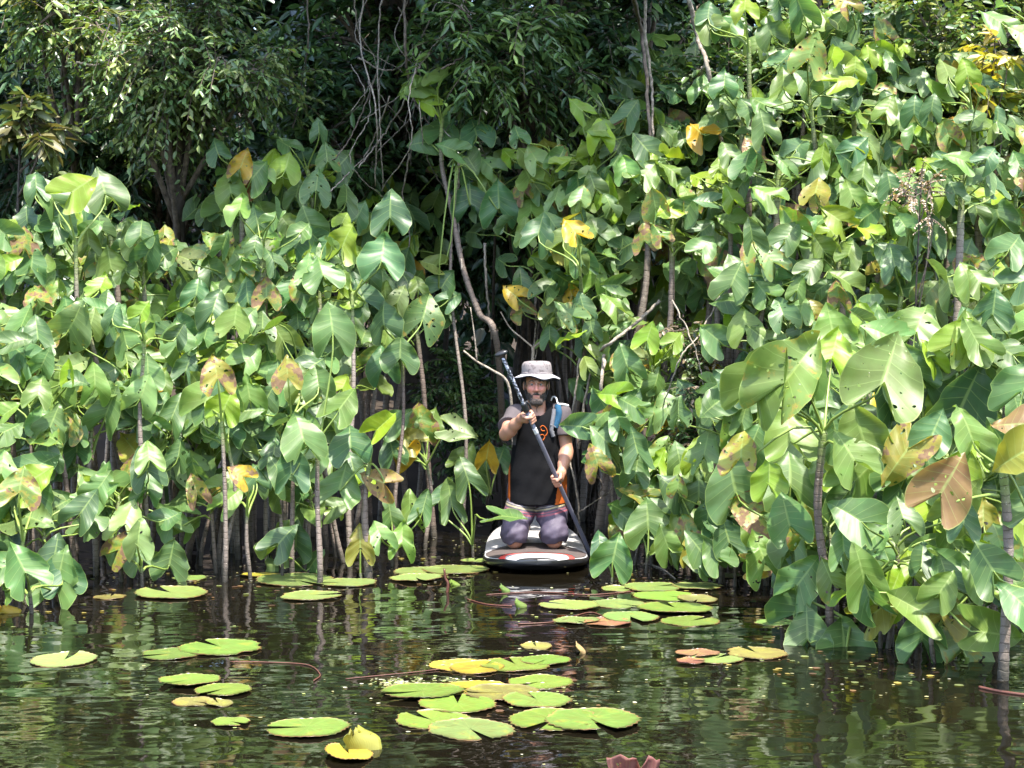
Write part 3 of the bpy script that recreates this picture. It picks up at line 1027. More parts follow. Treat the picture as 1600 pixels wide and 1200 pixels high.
H('low arum of two upright leaves standing straight out of the water', B, B + (0, 0, .10), [
    (1262, 1000, 105, 92, 'm', 0, .1, dict(nx=-.1, dy=-.05, fold=.15)), (1320, 1020, 125, 88, 'm', 0, 0, dict(nx=0, dy=-.12, fold=.2)),
    (1245, 915, 110, 58, 'm', .15, .1, dict(nx=-.5, dy=.1)), (1240, 960, 110, 60, 'b', 0, .15, dict(nx=-.4, dy=.2))], r0=.012, seed=4)
B = wb(1395, 1010)
H('low arum with drooping olive-yellow leaves above the water', B, B + (0, 0, .22), [
    (1365, 958, 115, 38, 'o', .2, .1, dict(nx=-.3, dy=-.2, fold=.35)), (1425, 900, 95, 100, 'y', 0, 0, dict(nz=.35, dy=-.1)),
    (1405, 870, 130, 95, 'm', 0, 0, dict(dy=.15)), (1345, 880, 110, 80, 'l', .2, .1, dict(dy=.2))], r0=.016, seed=5)
B = wb(1462, 1030)
H('low arum with one yellow leaf and one pale curled leaf', B, B + (0, 0, .15), [
    (1472, 965, 105, 72, 'o', .25, .1, dict(nx=.1, dy=-.15, fold=.5)), (1505, 1015, 120, 65, 'p', .6, 0, dict(nx=.3, dy=-.05)),
    (1522, 905, 125, 100, 'm', 0, .1, dict(dy=.05)), (1512, 1062, 95, 250, 'l', .2, .4, dict(dy=-.1, fold=.8)), (1440, 1000, 110, 85, 'b', .1, 0)], r0=.016, seed=6)
B = wb(1225, 960)
H('arum with slender green stem between the lily pads and the tall arum', B, P(1222, 835, B[1]), [
    (1150, 770, 120, 105, 'm', 0, 0, dict(nx=-.2)), (1235, 760, 120, 85, 'm', 0, 0), (1255, 835, 120, 60, 'm', 0, .1), (1195, 880, 100, 100, 'l', .2, .2),
    (1300, 850, 110, 80, 'm', 0, 0)], r0=.016, seed=7)
# plants round the gap
B = wb(667, 858)
H('small lone arum with drooping pale leaf in the dark gap', B, P(665, 715, B[1]), [
    (655, 668, 80, 95, 'l', .8, 0, dict(nz=.3)), (672, 665, 62, 70, 'l', 0, 0, dict(dy=.1)), (708, 670, 70, -20, 'p', .35, .2, dict(nz=.5, rise=.15)),
    (640, 690, 70, 140, 'o', .4, .1), (615, 712, 72, 110, 'b', .35, .25, dict(nz=.4)), (632, 705, 70, 250, 'g', .2, .2), (612, 665, 70, 45, 'm', 0, .1)], r0=.019, seed=8, r1=.012)
B = wb(738, 872)
H('little arum with one leaf bending across the paddler\'s shorts', B, B + (0, 0, .12), [
    (732, 752, 85, 105, 'm', 0, .95, dict(dy=0, nx=.1)), (706, 790, 85, 100, 'm', 0, .95, dict(dy=.1)), (686, 785, 75, 65, 'b', 0, .95, dict(dy=.15)),
    (783, 806, 78, -18, 'm', 0, .75, dict(dy=-.85, nz=1.7, rise=.5, ty=-.1))], r0=.016, seed=9)
B = wb(613, 885)
H('low clump of hastate leaves at the foot of the thicket by the gap', B, B + (0, 0, .15), [
    (612, 815, 75, 95, 'm', 0, .8), (642, 805, 75, 100, 'l', .2, .9), (628, 850, 75, 85, 'l', .2, .9), (660, 800, 70, 80, 'b', 0, .7), (596, 840, 70, 110, 'p', .3, .6)], r0=.014, seed=10)
B = wb(578, 905)
H('arum shoot with folded bright leaf and thick green spotted base', B, P(578, 715, B[1]), [
    (588, 672, 95, 52, 'y', 0, .3, dict(nx=.3, fold=.9)), (548, 700, 95, 100, 'b', 0, .1, dict(nx=-.1)), (530, 765, 95, 80, 'm', 0, .2), (600, 755, 75, 160, 't', .6, .3)], r0=.036, seed=11, r1=.014)
B = wb(563, 905)
H('yellow-green leaf rising from the water with its reflection beneath', B, B + (0, 0, .05), [(563, 858, 75, 92, 'o', .25, .5, dict(dy=-.02, fold=.3, nz=.1))], r0=.008, seed=12)
B = wb(497, 912)
H('tall arum on a straight pale stem at the water\'s edge near the gap', B, P(497, 690, B[1]), [
    (475, 690, 105, 95, 'm', 0, .1), (520, 520, 95, 90, 'm', 0, 0, dict(node=(499, 700, B[1]))), (455, 740, 90, 80, 'b', 0, .2), (530, 640, 90, 70, 'l', 0, .1)], r0=.024, seed=13)
B = wb(550, 878)
H('arum with a single huge dark leaf held above the gap side of the thicket', B, P(550, 455, B[1] + .3), [
    (596, 408, 95, 85, 'b', 0, 0), (535, 385, 80, 70, 'y', 0, .1), (505, 430, 85, 100, 'm', 0, 0), (610, 340, 90, 95, 'b', 0, 0), (570, 470, 85, 110, 'd', .2, 0)], r0=.024, seed=14)
B = wb(625, 868)
H('slender arum with two round leaves facing the gap', B, P(628, 540, B[1]), [
    (600, 508, 80, 115, 'b', 0, 0), (660, 500, 95, 70, 'm', .55, 0, dict(nx=.3)), (625, 560, 75, 85, 'm', 0, 0), (598, 575, 75, 100, 'b', 0, 0)], r0=.018, seed=15)
B = np.array((P(790, 640, 15.2)[0], 15.2, 0.0))
H('lone tall arum on a long crooked grey stem above the gap', B, P(690, 180, 13.4), [
    (658, 135, 70, 205, 'l', 0, .2, dict(nz=.6)), (686, 128, 72, 70, 'l', 0, .3, dict(fold=.8)), (718, 155, 60, 15, 'm', 0, .2, dict(nz=.9)), (675, 165, 55, 150, 'y', 0, .3),
    (690, 210, 75, 80, 'm', 0, 0, dict(node=(692, 250, 13.4))), (745, 212, 72, 100, 'b', 0, 0, dict(node=(700, 260, 13.4))), (668, 222, 60, 190, 'b', 0, 0, dict(node=(693, 250, 13.4)))],
    r0=.030, seed=16, pts=[P(778, 552, 13.1), P(748, 488, 13.2), P(724, 420, 13.3), P(706, 330, 13.35), P(690, 255, 13.4)], r1=.016)
B = np.array((P(716, 420, 13.3)[0], 13.3, 0.0))
H('slim arum with three leaves beside the crooked grey stem', B, P(716, 245, 13.3), [
    (712, 236, 60, 160, 'm', 0, .1), (730, 245, 60, -60, 'm', 0, .1), (735, 320, 80, 85, 'd', 0, 0), (780, 325, 85, 90, 'b', 0, 0), (690, 450, 65, 70, 'b', .2, 0), (682, 415, 55, 160, 'l', .4, 0)], r0=.018, seed=17)
B = wb(1005, 868)
H('pale green arum with yellow mottled leaves right of the paddler', B, P(1008, 700, B[1]), [
    (1018, 628, 80, 80, 'p', .1, .1, dict(nz=.5)), (990, 700, 85, 95, 'o', .3, .3, dict(dy=-.2)), (985, 660, 70, 60, 'o', .35, .2), (955, 665, 70, 80, 'm', 0, .5), (945, 710, 80, 90, 'd', 0, .3, dict(dy=.3)), (1058, 640, 60, 90, 'b', 0, .5)],
    r0=.018, seed=18)
B = wb(1012, 895)
H('short arum with one round face-on leaf beside the lily pads', B, B + (0, 0, .14), [
    (1013, 826, 92, 93, 'm', 0, 0, dict(nx=-.05, nz=.25, fold=.1)), (1040, 850, 80, 60, 'l', 0, .3), (1000, 780, 75, 60, 'm', 0, .3, dict(dy=.3))], r0=.012, seed=19)
B = wb(957, 912)
H('upright leaf standing in the water next to the paddle blade', B, B + (0, 0, .05), [
    (957, 878, 95, 80, 'm', 0, .1, dict(dy=-.02, nx=-.15, nz=.15, fold=.15)), (938, 855, 55, 95, 'd', 0, .6, dict(dy=.25))], r0=.010, seed=20)
B = wb(1095, 905)
H('arum with a face-on leaf and yellowish lower leaves by the pads', B, P(1098, 850, B[1]), [
    (1092, 780, 90, 92, 'm', 0, .1), (1140, 790, 95, 70, 'm', 0, 0), (1085, 865, 85, 80, 'o', .2, .6), (1112, 872, 85, 70, 'l', .2, .6), (1060, 770, 80, 130, 'b', 0, .3), (1140, 850, 80, 100, 'l', .3, .1), (1070, 835, 80, 110, 'l', 0, .4)], r0=.016, seed=21)
for k, (px, py, Y, ln, deg, tint, dmg, lab) in enumerate([
        (900, 365, 12.2, 70, 120, 'g', .55, 'arum with one bright orange-yellow torn leaf above the paddler'),
        (388, 292, 13.0, 70, 40, 'n', .3, 'arum carrying a withered brown leaf under the dark trees'),
        (360, 290, 13.1, 52, 200, 'g', .4, 'arum with a ragged yellow leaf beside the withered brown one'),
        (1512, 118, 11.6, 62, 95, 'y', 0, 'tall arum with one glowing yellow-green leaf near the top'),
        (1164, 16, 12.4, 62, 100, 'y', 0, 'tallest arum with a glowing leaf cut by the picture edge'),
        (220, 490, 10.8, 55, 70, 'y', 0, 'arum with one small lemon-coloured leaf amid the thicket'),
        (112, 300, 11.6, 95, 40, 'y', 0, 'arum with bright backlit leaf on top of the thicket'),
        (760, 718, 13.2, 60, 75, 'g', .5, 'arum with a brown-edged yellow leaf in the shade behind the paddler'),
        (340, 592, 10.6, 85, 90, 'o', .85, 'arum with a half-withered leaf facing the water'),
        (450, 590, 10.9, 75, 100, 'o', .85, 'arum with a blotched cream and brown leaf'),
        (380, 745, 10.7, 60, 140, 'g', .8, 'low arum with shrivelled orange leaf'),
        (30, 770, 9.7, 95, 80, 'l', .75, 'arum with rust-spotted leaf at the outer end of the thicket'),
        (40, 895, 9.3, 105, 120, 'm', 0, 'low arum dipping its broad leaf to the water, outermost'),
        (215, 850, 10.3, 80, 95, 'p', .3, 'low arum with a mottled leaf touching its own reflection'),
        (435, 850, 10.8, 80, 60, 'b', 0, 'low arum with forked drooping leaf between the stems'),
        (350, 640, 10.8, 70, 70, 'y', 0, 'arum with a luminous fresh leaf in the middle of the thicket'),
        (1350, 500, 9.6, 85, 75, 'y', 0, 'arum with erect narrow lime leaf behind the near cluster')]):
    cr = P(px + 6, py + ln * .75, Y + .1)
    cr[2] = max(cr[2], .15)
    b0 = np.array((cr[0], cr[1] + (2.6 if k in (0, 7) else 0), 0))
    g = np.random.default_rng(900 + k)
    ex = [(px + g.uniform(-60, 60), py + g.uniform(0, 50), ln * g.uniform(.9, 1.15), g.uniform(60, 120), 'mbl'[int(g.integers(3))], 0, .1, dict(dy=.25)) for _ in range(3)]
    H(lab, b0, cr, [(px, py, ln, deg, tint, dmg, .1, dict(dy=-.12, s=.85))] + ex, r0=.016 + .004 * cr[2], seed=100 + k)


# ------------------------------------------------------------------ water lily pads and what floats
def pad_material():
    m, nt, bsdf, out = mat_new('lily_pad')
    b = NB(nt)
    oi = b.n('ShaderNodeObjectInfo')
    tc = b.n('ShaderNodeTexCoord')
    uv = b.n('ShaderNodeSeparateXYZ')
    b.l(tc.outputs['UV'], uv.inputs[0])
    a, r = uv.outputs[0], uv.outputs[1]
    off = b.n('ShaderNodeVectorMath', operation='ADD')
    b.l(tc.outputs['Object'], off.inputs[0])
    rv = b.n('ShaderNodeCombineXYZ')
    b.l(b.math('MULTIPLY', oi.outputs['Random'], 41.0), rv.inputs[0])
    b.l(rv.outputs[0], off.inputs[1])
    n1 = b.noise(11, 4, off.outputs[0])
    n2 = b.noise(60, 3, off.outputs[0])
    hsv = b.n('ShaderNodeHueSaturation')
    b.l(oi.outputs['Color'], hsv.inputs['Color'])
    b.l(b.math('ADD', b.math('MULTIPLY', n1, .14), .43), hsv.inputs['Hue'])
    b.l(b.math('ADD', b.math('MULTIPLY', n1, .9), .55), hsv.inputs['Value'])
    d = b.math('ABSOLUTE', b.math('SUBTRACT', b.math('FRACT', b.math('MULTIPLY', a, 15.0)), .5))
    vein = b.math('MULTIPLY', b.step(d, .44, .5), b.math('SUBTRACT', 1.0, r))
    c = b.mix(b.step(n1, .52, .75), hsv.outputs[0], b.mix(.6, hsv.outputs[0], (.22, .18, .02)))
    c = b.mix(b.math('MULTIPLY', vein, .8), c, (.26, .29, .09))
    spot = b.step(b.math('ADD', n2, b.math('MULTIPLY', n1, .5)), .86, .93)
    c = b.mix(b.math('MULTIPLY', spot, oi.outputs['Alpha']), c, (.10, .06, .03))
    rim = b.math('MULTIPLY', b.math('MULTIPLY', b.step(r, .955, .99), .9), b.step(n1, .35, .6))
    c = b.mix(rim, c, (.24, .12, .05))
    b.l(c, bsdf.inputs['Base Color'])
    bsdf.inputs['Roughness'].default_value = .3
    b.l(b.bump(b.math('ADD', b.math('MULTIPLY', d, -1.0), b.math('MULTIPLY', n2, .5)), .35, .004), bsdf.inputs['Normal'])
    return m


M_PAD = pad_material()
M_RED = plain('reddish_lily_stalk', (.085, .030, .018), .5, .4, 12)


def lily_pad(px, py, w, tint, label, seed, tilt=0.0, curl=.0, asp=1.0, dz=.004, cut=None, group='lily pads', name='lily_pad', cat='lily pad', yaw=None):
    g = np.random.default_rng(3000 + seed)
    c = on_water(px, py)
    R = w * c[1] / RES * .5
    n, rings = 56, (0.02, .3, .6, .85, 1.0)
    notch = g.uniform(.10, .22)
    ang = np.linspace(notch, 2 * np.pi - notch, n)
    ph = g.uniform(0, 6.28, 4)
    lump = 1 + .03 * np.sin(2 * ang + ph[0]) + .015 * np.sin(3 * ang + ph[1]) + .012 * np.sin(5 * ang + ph[2])
    teeth = 1 + .034 * np.where(np.arange(n) % 2 == 0, 1, -1) * g.uniform(.3, 1.3, n)
    bite = np.ones(n)
    for _ in range(int(g.integers(0, 3))):
        k0 = g.uniform(0, n)
        bite -= g.uniform(.05, .16) * np.exp(-((np.arange(n) - k0) / g.uniform(1, 2.2)) ** 2)
    V, UV = [], []
    for r in rings:
        rr = r * lump * (1 + (teeth * bite - 1) * r ** 6)
        z = curl * (r ** 4) * (.5 + .5 * np.sin(ang * 1.0 + ph[3])) + .0022 * r ** 2 * np.sin(5 * ang + ph[0]) + .02 * r ** 5 * np.maximum(0, np.sin(3 * ang + ph[2])) * curl * 8
        V.append(np.stack([rr * np.cos(ang) * R, rr * np.sin(ang) * R * asp, z], -1))
        UV.append(np.stack([ang / (2 * np.pi), np.full(n, r)], -1))
    V = np.concatenate(V)
    UV = np.concatenate(UV)
    F = [(i * n + k, i * n + k + 1, (i + 1) * n + k + 1, (i + 1) * n + k) for i in range(len(rings) - 1) for k in range(n - 1)]
    F = [(f[0], f[3], f[2], f[1]) for f in F]
    nv = len(V)
    V2 = V.copy()
    V2[:, 2] -= .0022                                             # underside, so that the pad has thickness
    rim = [( (len(rings) - 1) * n + k, (len(rings) - 1) * n + k + 1, nv + (len(rings) - 1) * n + k + 1, nv + (len(rings) - 1) * n + k) for k in range(n - 1)]
    F = F + [tuple(nv + i for i in f[::-1]) for f in F] + rim
    o = mesh_obj(name, np.concatenate([V, V2]), F, M_PAD, uv=np.concatenate([UV, UV]))
    o.location = (c[0], c[1], dz + .0025)
    o.rotation_euler = (tilt, g.normal(0, .006), g.uniform(0, 6.28) if yaw is None else yaw)
    col = np.array(tint) * np.exp(g.normal(0, .10)) * np.exp(g.normal(0, .05, 3))
    o.color = (*np.clip(col, .01, .8), g.uniform(.2, 1))
    tag(o, label, cat, group)
    return o


PG, PL, PY, PO, PB = (.098, .150, .026), (.118, .165, .045), (.25, .205, .022), (.13, .12, .035), (.16, .075, .042)
pads = [
    (100, 1032, 108, PL, 'lone lily pad nearest the outer end of the thicket, notched edge'),
    (266, 1023, 96, PG, 'lily pad with ragged front, joined to a longer pad'),
    (345, 1013, 135, PG, 'long lily pad reaching out behind a shorter ragged pad'),
    (297, 1066, 98, PG, 'round lily pad with brown lifted rim, above two yellowed ones'),
    (349, 1081, 92, PG, 'thin lily pad overlapping the brown-rimmed round pad'),
    (302, 1097, 66, PO, 'half-sunk yellowed pad below the brown-rimmed round pad'),
    (343, 1100, 46, PO, 'small sunken yellow pad, outermost of its group'),
    (360, 1130, 62, PG, 'small thin pad alone in the foreground water'),
    (480, 1140, 134, PG, 'bright lily pad with heart-shaped notch next to curled yellow leaf'),
    (268, 929, 118, PL, 'wide lily pad lying before the thicket stems'),
    (172, 933, 54, PO, 'small brownish pad beside the wide pad near the stems'),
    (296, 904, 56, PL, 'narrow pad among the dark stems'),
    (462, 908, 130, PL, 'long pad beside the straight pale stem'),
    (545, 912, 90, PL, 'pad with a red-tinged edge past the pale stem'),
    (485, 933, 98, PL, 'pad with toothed edge floating before the pale stem'),
    (405, 899, 56, PY, 'yellow sliver of a pad in front of the stems'),
    (662, 894, 100, PL, 'wide pad carrying duckweed, ahead of the board'),
    (712, 891, 106, PL, 'wide smooth pad next to the board nose'),
    (650, 905, 84, PL, 'pad at the front of the pads beside the board'),
    (742, 878, 46, PL, 'small pad touching the shade by the board'),
    (720, 1040, 100, PY, 'narrow yellow pad at the back of the large raft of pads'),
    (745, 1045, 90, PY, 'golden pad folded under the back of the large raft'),
    (805, 1040, 112, PG, 'pad with sunlit fold in the back row of the raft'),
    (852, 1034, 80, PG, 'rearmost pad of the large raft'),
    (660, 1084, 128, PG, 'outermost pad of the raft on the duckweed side'),
    (845, 1066, 106, PG, 'pad with wavy upturned edge at the open side of the raft'),
    (745, 1076, 110, PY, 'yellowing pad in the middle of the raft'),
    (785, 1085, 118, PO, 'olive pad in the heart of the raft'),
    (715, 1102, 130, PG, 'broad pad in the centre front of the raft'),
    (838, 1097, 112, PG, 'pad with brown holes behind the two largest pads'),
    (675, 1126, 118, PG, 'pad with brown rim overlapped by the frontmost pad'),
    (735, 1141, 140, PL, 'frontmost pad of the raft with a small upright flap'),
    (865, 1126, 150, PG, 'large pad overlapping the biggest pad of the raft'),
    (925, 1128, 160, PG, 'biggest pad of the raft, pointing out to open water'),
    (890, 948, 112, PL, 'pad with a folded bright lip, ahead of the reddish stalk'),
    (965, 944, 104, PL, 'long pad in the row before the upright leaf'),
    (900, 971, 86, PL, 'front pad next to the rust-coloured pad'),
    (948, 973, 90, PB, 'rust-coloured pad tilted on its edge'),
    (985, 966, 110, PL, 'pad behind the rust-coloured pad'),
    (1055, 953, 140, PG, 'long pad in the middle of the raft by the bank'),
    (1078, 971, 110, PG, 'front pad of the raft by the bank'),
    (1040, 932, 122, PG, 'back pad of the raft by the bank'),
    (1090, 938, 76, PO, 'brown-blotched pad near the bank arums'),
    (1020, 919, 110, PL, 'pad with yellow fleck under the face-on leaf'),
    (1090, 918, 90, PL, 'pad under the yellowish low leaves'),
    (965, 921, 60, PL, 'small pad at the foot of the upright leaf'),
    (1118, 1030, 104, PL, 'front pad of the pair near the tall arum'),
    (1182, 1022, 100, PO, 'ruddy pad of the pair near the tall arum'),
    (1090, 1024, 70, PB, 'pinkish upturned pad beside the pair'),
    (1080, 1036, 46, PB, 'small brown pad below the pinkish one'),
    (1212, 973, 66, PL, 'small pad between the slender green stem and the tall arum'),
    (838, 1011, 52, PO, 'sunken olive pad alone in the paddler\'s reflection'),
    (1130, 900, 60, PL, 'pad in the shade behind the low leaves'),
]
for k, (px, py, w, tint, lab) in enumerate(pads):
    sub = 'sunk' in lab
    if 34 <= k <= 46:
        w *= .86
    lily_pad(px, py, w, tint, lab, k, curl=.002 if k % 3 else .010, dz=(.001 + .0026 * (k % 5)) if not sub else .001,
             asp=.95, tilt=.0)

# curled yellow leaf and the others that stand out of the water
def curled_leaf(name, label, px, py, hpx, wpx, tint, seed, lean=.2, group=None, fan=False):
    g = np.random.default_rng(seed)
    c = on_water(px, py)
    s = c[1] / RES
    n, mrow = 14, 12
    V, UV = [], []
    for i in range(mrow):
        t = i / (mrow - 1)
        wdt = wpx * s * .5 * (math.sin(math.pi * min(1, .25 + .72 * t)) ** .8) * (1 + .12 * math.sin(9 * t + seed))
        if fan:
            wdt = wpx * s * .5 * (.62 + .38 * math.sin(math.pi * .5 * t))
        for j in range(n):
            u = j / (n - 1) * 2 - 1
            if fan:
                edge = 1 + .05 * math.sin(11 * u + 1) - .45 * math.exp(-((u - .25) / .16) ** 2) - .25 * u * u + .03 * g.normal()
                V.append((u * wdt, -.05 * math.cos(2 * u) * t + .02 * math.sin(6 * u), t * hpx * s * edge - .02))
                UV.append((abs(u) * .9 + .05, min(.94, abs(u))))
                continue
            edge = 1 + .10 * math.sin(7 * u + 5 * t + seed) + .08 * g.normal()
            V.append((u * wdt + .02 * math.sin(4 * t), -.10 * (1 - u * u) * wpx * s + lean * t * hpx * s * .4 + .05 * u * t, (t * hpx * s) * (edge if i == mrow - 1 else 1) - .02))
            UV.append((abs(u) * .9 + .05, abs(u)))
    F = [(i * n + j, i * n + j + 1, (i + 1) * n + j + 1, (i + 1) * n + j) for i in range(mrow - 1) for j in range(n - 1)]
    o = mesh_obj(name, V, F, M_LEAF, uv=UV)
    md = o.modifiers.new('thick', 'SOLIDIFY')
    md.thickness = .003
    o.location = c.tolist()
    o.color = (*tint, .35)
    tag(o, label, 'leaf', group)
    return o


curled_leaf('floating_leaf', 'curled yellow leaf sticking up beside the bright notched pad', 560, 1172, 40, 62, (.26, .25, .04), 1)
lily_pad(545, 1180, 120, PY, 'ragged yellow leaf lying flat around the curled one', 91, curl=.02, asp=.6, name='floating_leaf', cat='leaf', group=None)
curled_leaf('floating_leaf', 'dusty pink dead leaf with split top at the very front', 990, 1215, 48, 84, (.24, .10, .085), 2, fan=True)
curled_leaf('floating_leaf', 'small folded green leaf poking up before the board', 810, 950, 17, 17, (.14, .21, .05), 3)
curled_leaf('floating_leaf', 'small folded green leaf behind the first, nearer the board', 786, 926, 16, 12, (.14, .22, .06), 4)
curled_leaf('floating_leaf', 'small bright leaf bit beside the red stalk', 707, 915, 13, 14, (.15, .22, .04), 5)
curled_leaf('floating_leaf', 'thin tan leaf standing in open water past the raft', 905, 1022, 22, 9, (.36, .25, .12), 6)
curled_leaf('floating_leaf', 'pale upright leaf at the foot of the thicket', 422, 893, 26, 20, (.16, .24, .08), 7)
curled_leaf('floating_leaf', 'yellow leaf scrap afloat at the outer end of the thicket', 10, 958, 16, 36, (.32, .23, .02), 8)


def float_stalk(label, pts, r, mat, seed, name='lily_stalk', z=.004):
    q = [on_water(x, y) + (0, 0, z) for x, y in pts]
    if len(pts[0]) and seed == 0:
        pass
    path = smooth_path(q, 8 * len(q))
    v, f, uv = tube(path - path[0], r, 6)
    o = mesh_obj(name, v, f, mat, uv=uv)
    o.location = path[0].tolist()
    return tag(o, label, 'stalk', 'lily stalks at the surface')


float_stalk('long red stalk floating behind the yellow raft pads', [(540, 1062), (600, 1056), (660, 1050), (735, 1040), (800, 1028)], .0025, M_RED, 1)
float_stalk('bundle of red stalk lying ahead of the board', [(760, 930), (840, 926), (920, 930), (990, 925)], .0035, M_RED, 3)
float_stalk('red stalk curving between the pads by the bank', [(810, 976), (870, 972), (920, 958), (945, 965)], .0035, M_RED, 4)
float_stalk('faint brown stalk drifting before the brown-rimmed pad', [(360, 1035), (420, 1036), (480, 1040), (500, 1055), (490, 1065)], .003, M_RED, 5)
float_stalk('orange-brown stalk floating at the edge of the near cluster', [(1530, 1075), (1570, 1083), (1640, 1092)], .008, M_RED, 6)
float_stalk('pale twig floating by the bank pads', [(980, 885), (1010, 882), (1035, 890), (1055, 905)], .005, M_VINE, 7)
float_stalk('thin rusty stalk slanting through the dark water', [(730, 937), (760, 945), (800, 948)], .004, M_RED, 8)
# bent dead stalk that stands out of the water
p0 = on_water(697, 925)
q = smooth_path([p0 + (0, 0, -.05), p0 + (.012, 0, .05), p0 + (-.005, 0, .09), p0 + (-.012, 0, .15)], 14)
v, f, uv = tube(q - p0, np.linspace(.011, .007, 14), 7)
o = mesh_obj('lily_stalk', v, f, M_RED, uv=uv)
o.location = p0.tolist()
tag(o, 'stubby brown stalk standing up from the pads beside the board', 'stalk')

# duckweed and specks
def specks(name, label, cat, areas, mat, seed, tints, size):
    g = np.random.default_rng(seed)
    C = []
    for (px, py, sx, sy, n) in areas:
        for _ in range(n):
            C.append(on_water(px + g.normal(0, sx), py + g.normal(0, sy)))
    C = np.array(C)
    n = len(C)
    k = 6
    a = np.linspace(0, 2 * np.pi, k, endpoint=False)[None] + g.uniform(0, 6, (n, 1))
    r = size * g.uniform(.5, 1.4, (n, 1)) * g.uniform(.7, 1.2, (n, k))
    V = np.stack([C[:, :1] + r * np.cos(a), C[:, 1:2] + r * np.sin(a), np.full((n, k), .0035) + g.uniform(0, .002, (n, 1))], -1).reshape(-1, 3)
    F = np.arange(n * k).reshape(n, k)
    t = np.asarray(tints)[g.integers(0, len(tints), n)] * np.exp(g.normal(0, .2, (n, 1)))
    A = np.repeat(np.c_[t, np.ones(n)], k, 0)
    o = mesh_obj(name, V, F, mat, attr=A, smooth=False)
    kind(o, 'stuff')
    o['label'] = label
    o['category'] = cat


specks('duckweed', 'tiny duckweed specks drifting round the lily pads', 'duckweed',
       [(625, 1070, 22, 5, 160), (690, 1063, 30, 3, 60), (870, 1090, 20, 8, 40), (660, 896, 25, 5, 60), (700, 1040, 16, 2, 50), (860, 940, 260, 45, 120), (330, 900, 200, 15, 120),
        (740, 860, 60, 14, 60), (1040, 905, 60, 14, 90), (500, 1080, 300, 60, 60), (1300, 1060, 160, 20, 60)], M_FOL, 21,
       [(.25, .30, .10), (.32, .30, .14), (.40, .38, .28), (.10, .12, .05)], .0085)
specks('leaf_litter', 'small brown and yellow leaf scraps afloat along the banks', 'leaf litter',
       [(300, 912, 180, 14, 60), (60, 955, 60, 10, 25), (1040, 915, 80, 18, 40), (1330, 1040, 120, 16, 50), (720, 880, 60, 12, 20), (760, 1085, 90, 14, 14)], M_FOL, 22,
       [(.16, .09, .04), (.09, .05, .03), (.24, .19, .05), (.12, .14, .05)], .018)

# ------------------------------------------------------------------ stand-up paddle board
BX, BN, BT = .175, 10.98, 14.1            # centre line, nose, tail
DECK = .105


def board_half(s):
    L = BT - BN
    nose = np.clip(s / .62, 0, 1)
    tail = np.clip((L - s) / 2.1, 0, 1)
    return .385 * (1 - (1 - nose) ** 2.6) ** (1 / 2.3) * (1 - (1 - tail) ** 2.3) ** (1 / 1.9) + .003


def board_mid(s):
    return .045 + .045 * np.clip(1 - s / .75, 0, 1) ** 2.0 + .02 * np.clip((s - 2.4) / .7, 0, 1) ** 2


s_ = np.concatenate([np.linspace(0, .06, 10) ** 1.0, np.linspace(.068, BT - BN - .02, 300), [BT - BN]])
a_ = np.linspace(0, 2 * np.pi, 120, endpoint=False)
W_ = board_half(s_)
Tk = .055 * np.clip(.35 + s_ / .12, 0, 1)
ex = 2 / 3.2
cx_ = np.sign(np.cos(a_)) * np.abs(np.cos(a_)) ** ex
cz_ = np.sign(np.sin(a_)) * np.abs(np.sin(a_)) ** (2 / 2.6)
X_ = BX + W_[:, None] * cx_[None]
Yv = np.repeat((BN + s_)[:, None], len(a_), 1) + 0 * X_
Z_ = board_mid(s_)[:, None] + Tk[:, None] * cz_[None]
V = np.stack([X_, Yv, Z_], -1).reshape(-1, 3)
na = len(a_)
i = np.arange(len(s_) - 1)[:, None] * na
j = np.arange(na)[None]
jn = (j + 1) % na
F = np.stack([i + j, i + na + j, i + na + jn, i + jn], -1).reshape(-1, 4)
fc = V[F].mean(1)
fs = fc[:, 1] - BN
fx = fc[:, 0] - BX
sa = np.sin(a_[(F[:, 0] % na)])
rel = np.abs(fx) / (board_half(fs) + 1e-6)
deck = (sa > 0.15) & (rel < .965) & (fs > .025)
q = np.sqrt((fx / .23) ** 2 + (np.maximum(fs - .02, 0) / .26) ** 2)
nose_patch = deck & (q < 1)
red = deck & (q >= 1) & (q < 1.24)
padm = deck & (q >= 1.24) & (fs < 1.02 - .5 * (fx / .4) ** 2) & (rel < .945)
rest = deck & ~nose_patch & ~red & ~padm
hull = ~deck


def submesh(name, V, F, mask, mats, parent, off=(0, 0, 0), lift=0.0, attr=None):
    f = F[mask]
    u, inv = np.unique(f, return_inverse=True)
    v = V[u].copy()
    v[:, 2] += lift
    o = mesh_obj(name, v - np.asarray(off), inv.reshape(f.shape), mats, parent, attr=None if attr is None else attr[u])
    return o


M_HULL = plain('black_board_rail', (.012, .012, .013), .25, .3, 30, spec=.6)
M_DECKW = plain('white_board_deck', (.34, .33, .325), .5, .12, 8)
M_DECKG = plain('wet_grey_deck_pad', (.075, .060, .055), .5, .45, 7, .15, spec=.25)
M_DECKR = plain('red_board_stripe', (.52, .055, .045), .35, .2, 10)
bo = (BX, BN, 0)
board = empty('paddle_board', bo, 'inflatable paddle board with black rail, grey pad and white nose patch ringed in red', 'paddle board')
hl = submesh('hull', V, F, hull, M_HULL, board, bo)
nv = len(V)
submesh('deck', V, F, rest, M_DECKW, board, bo)
submesh('deck_pad', V, F, padm, M_DECKG, board, bo, .004)
submesh('nose_patch', V, F, nose_patch, M_DECKW, board, bo, .001)
submesh('red_stripe', V, F, red, M_DECKR, board, bo, .001)
# the end faces of the hull
gcap = Geo()
gcap.add(V[:na], [tuple(range(na))])
gcap.add(V[-na:], [tuple(range(na))[::-1]])
gcap.build('end_cap', M_HULL, board, off=bo)
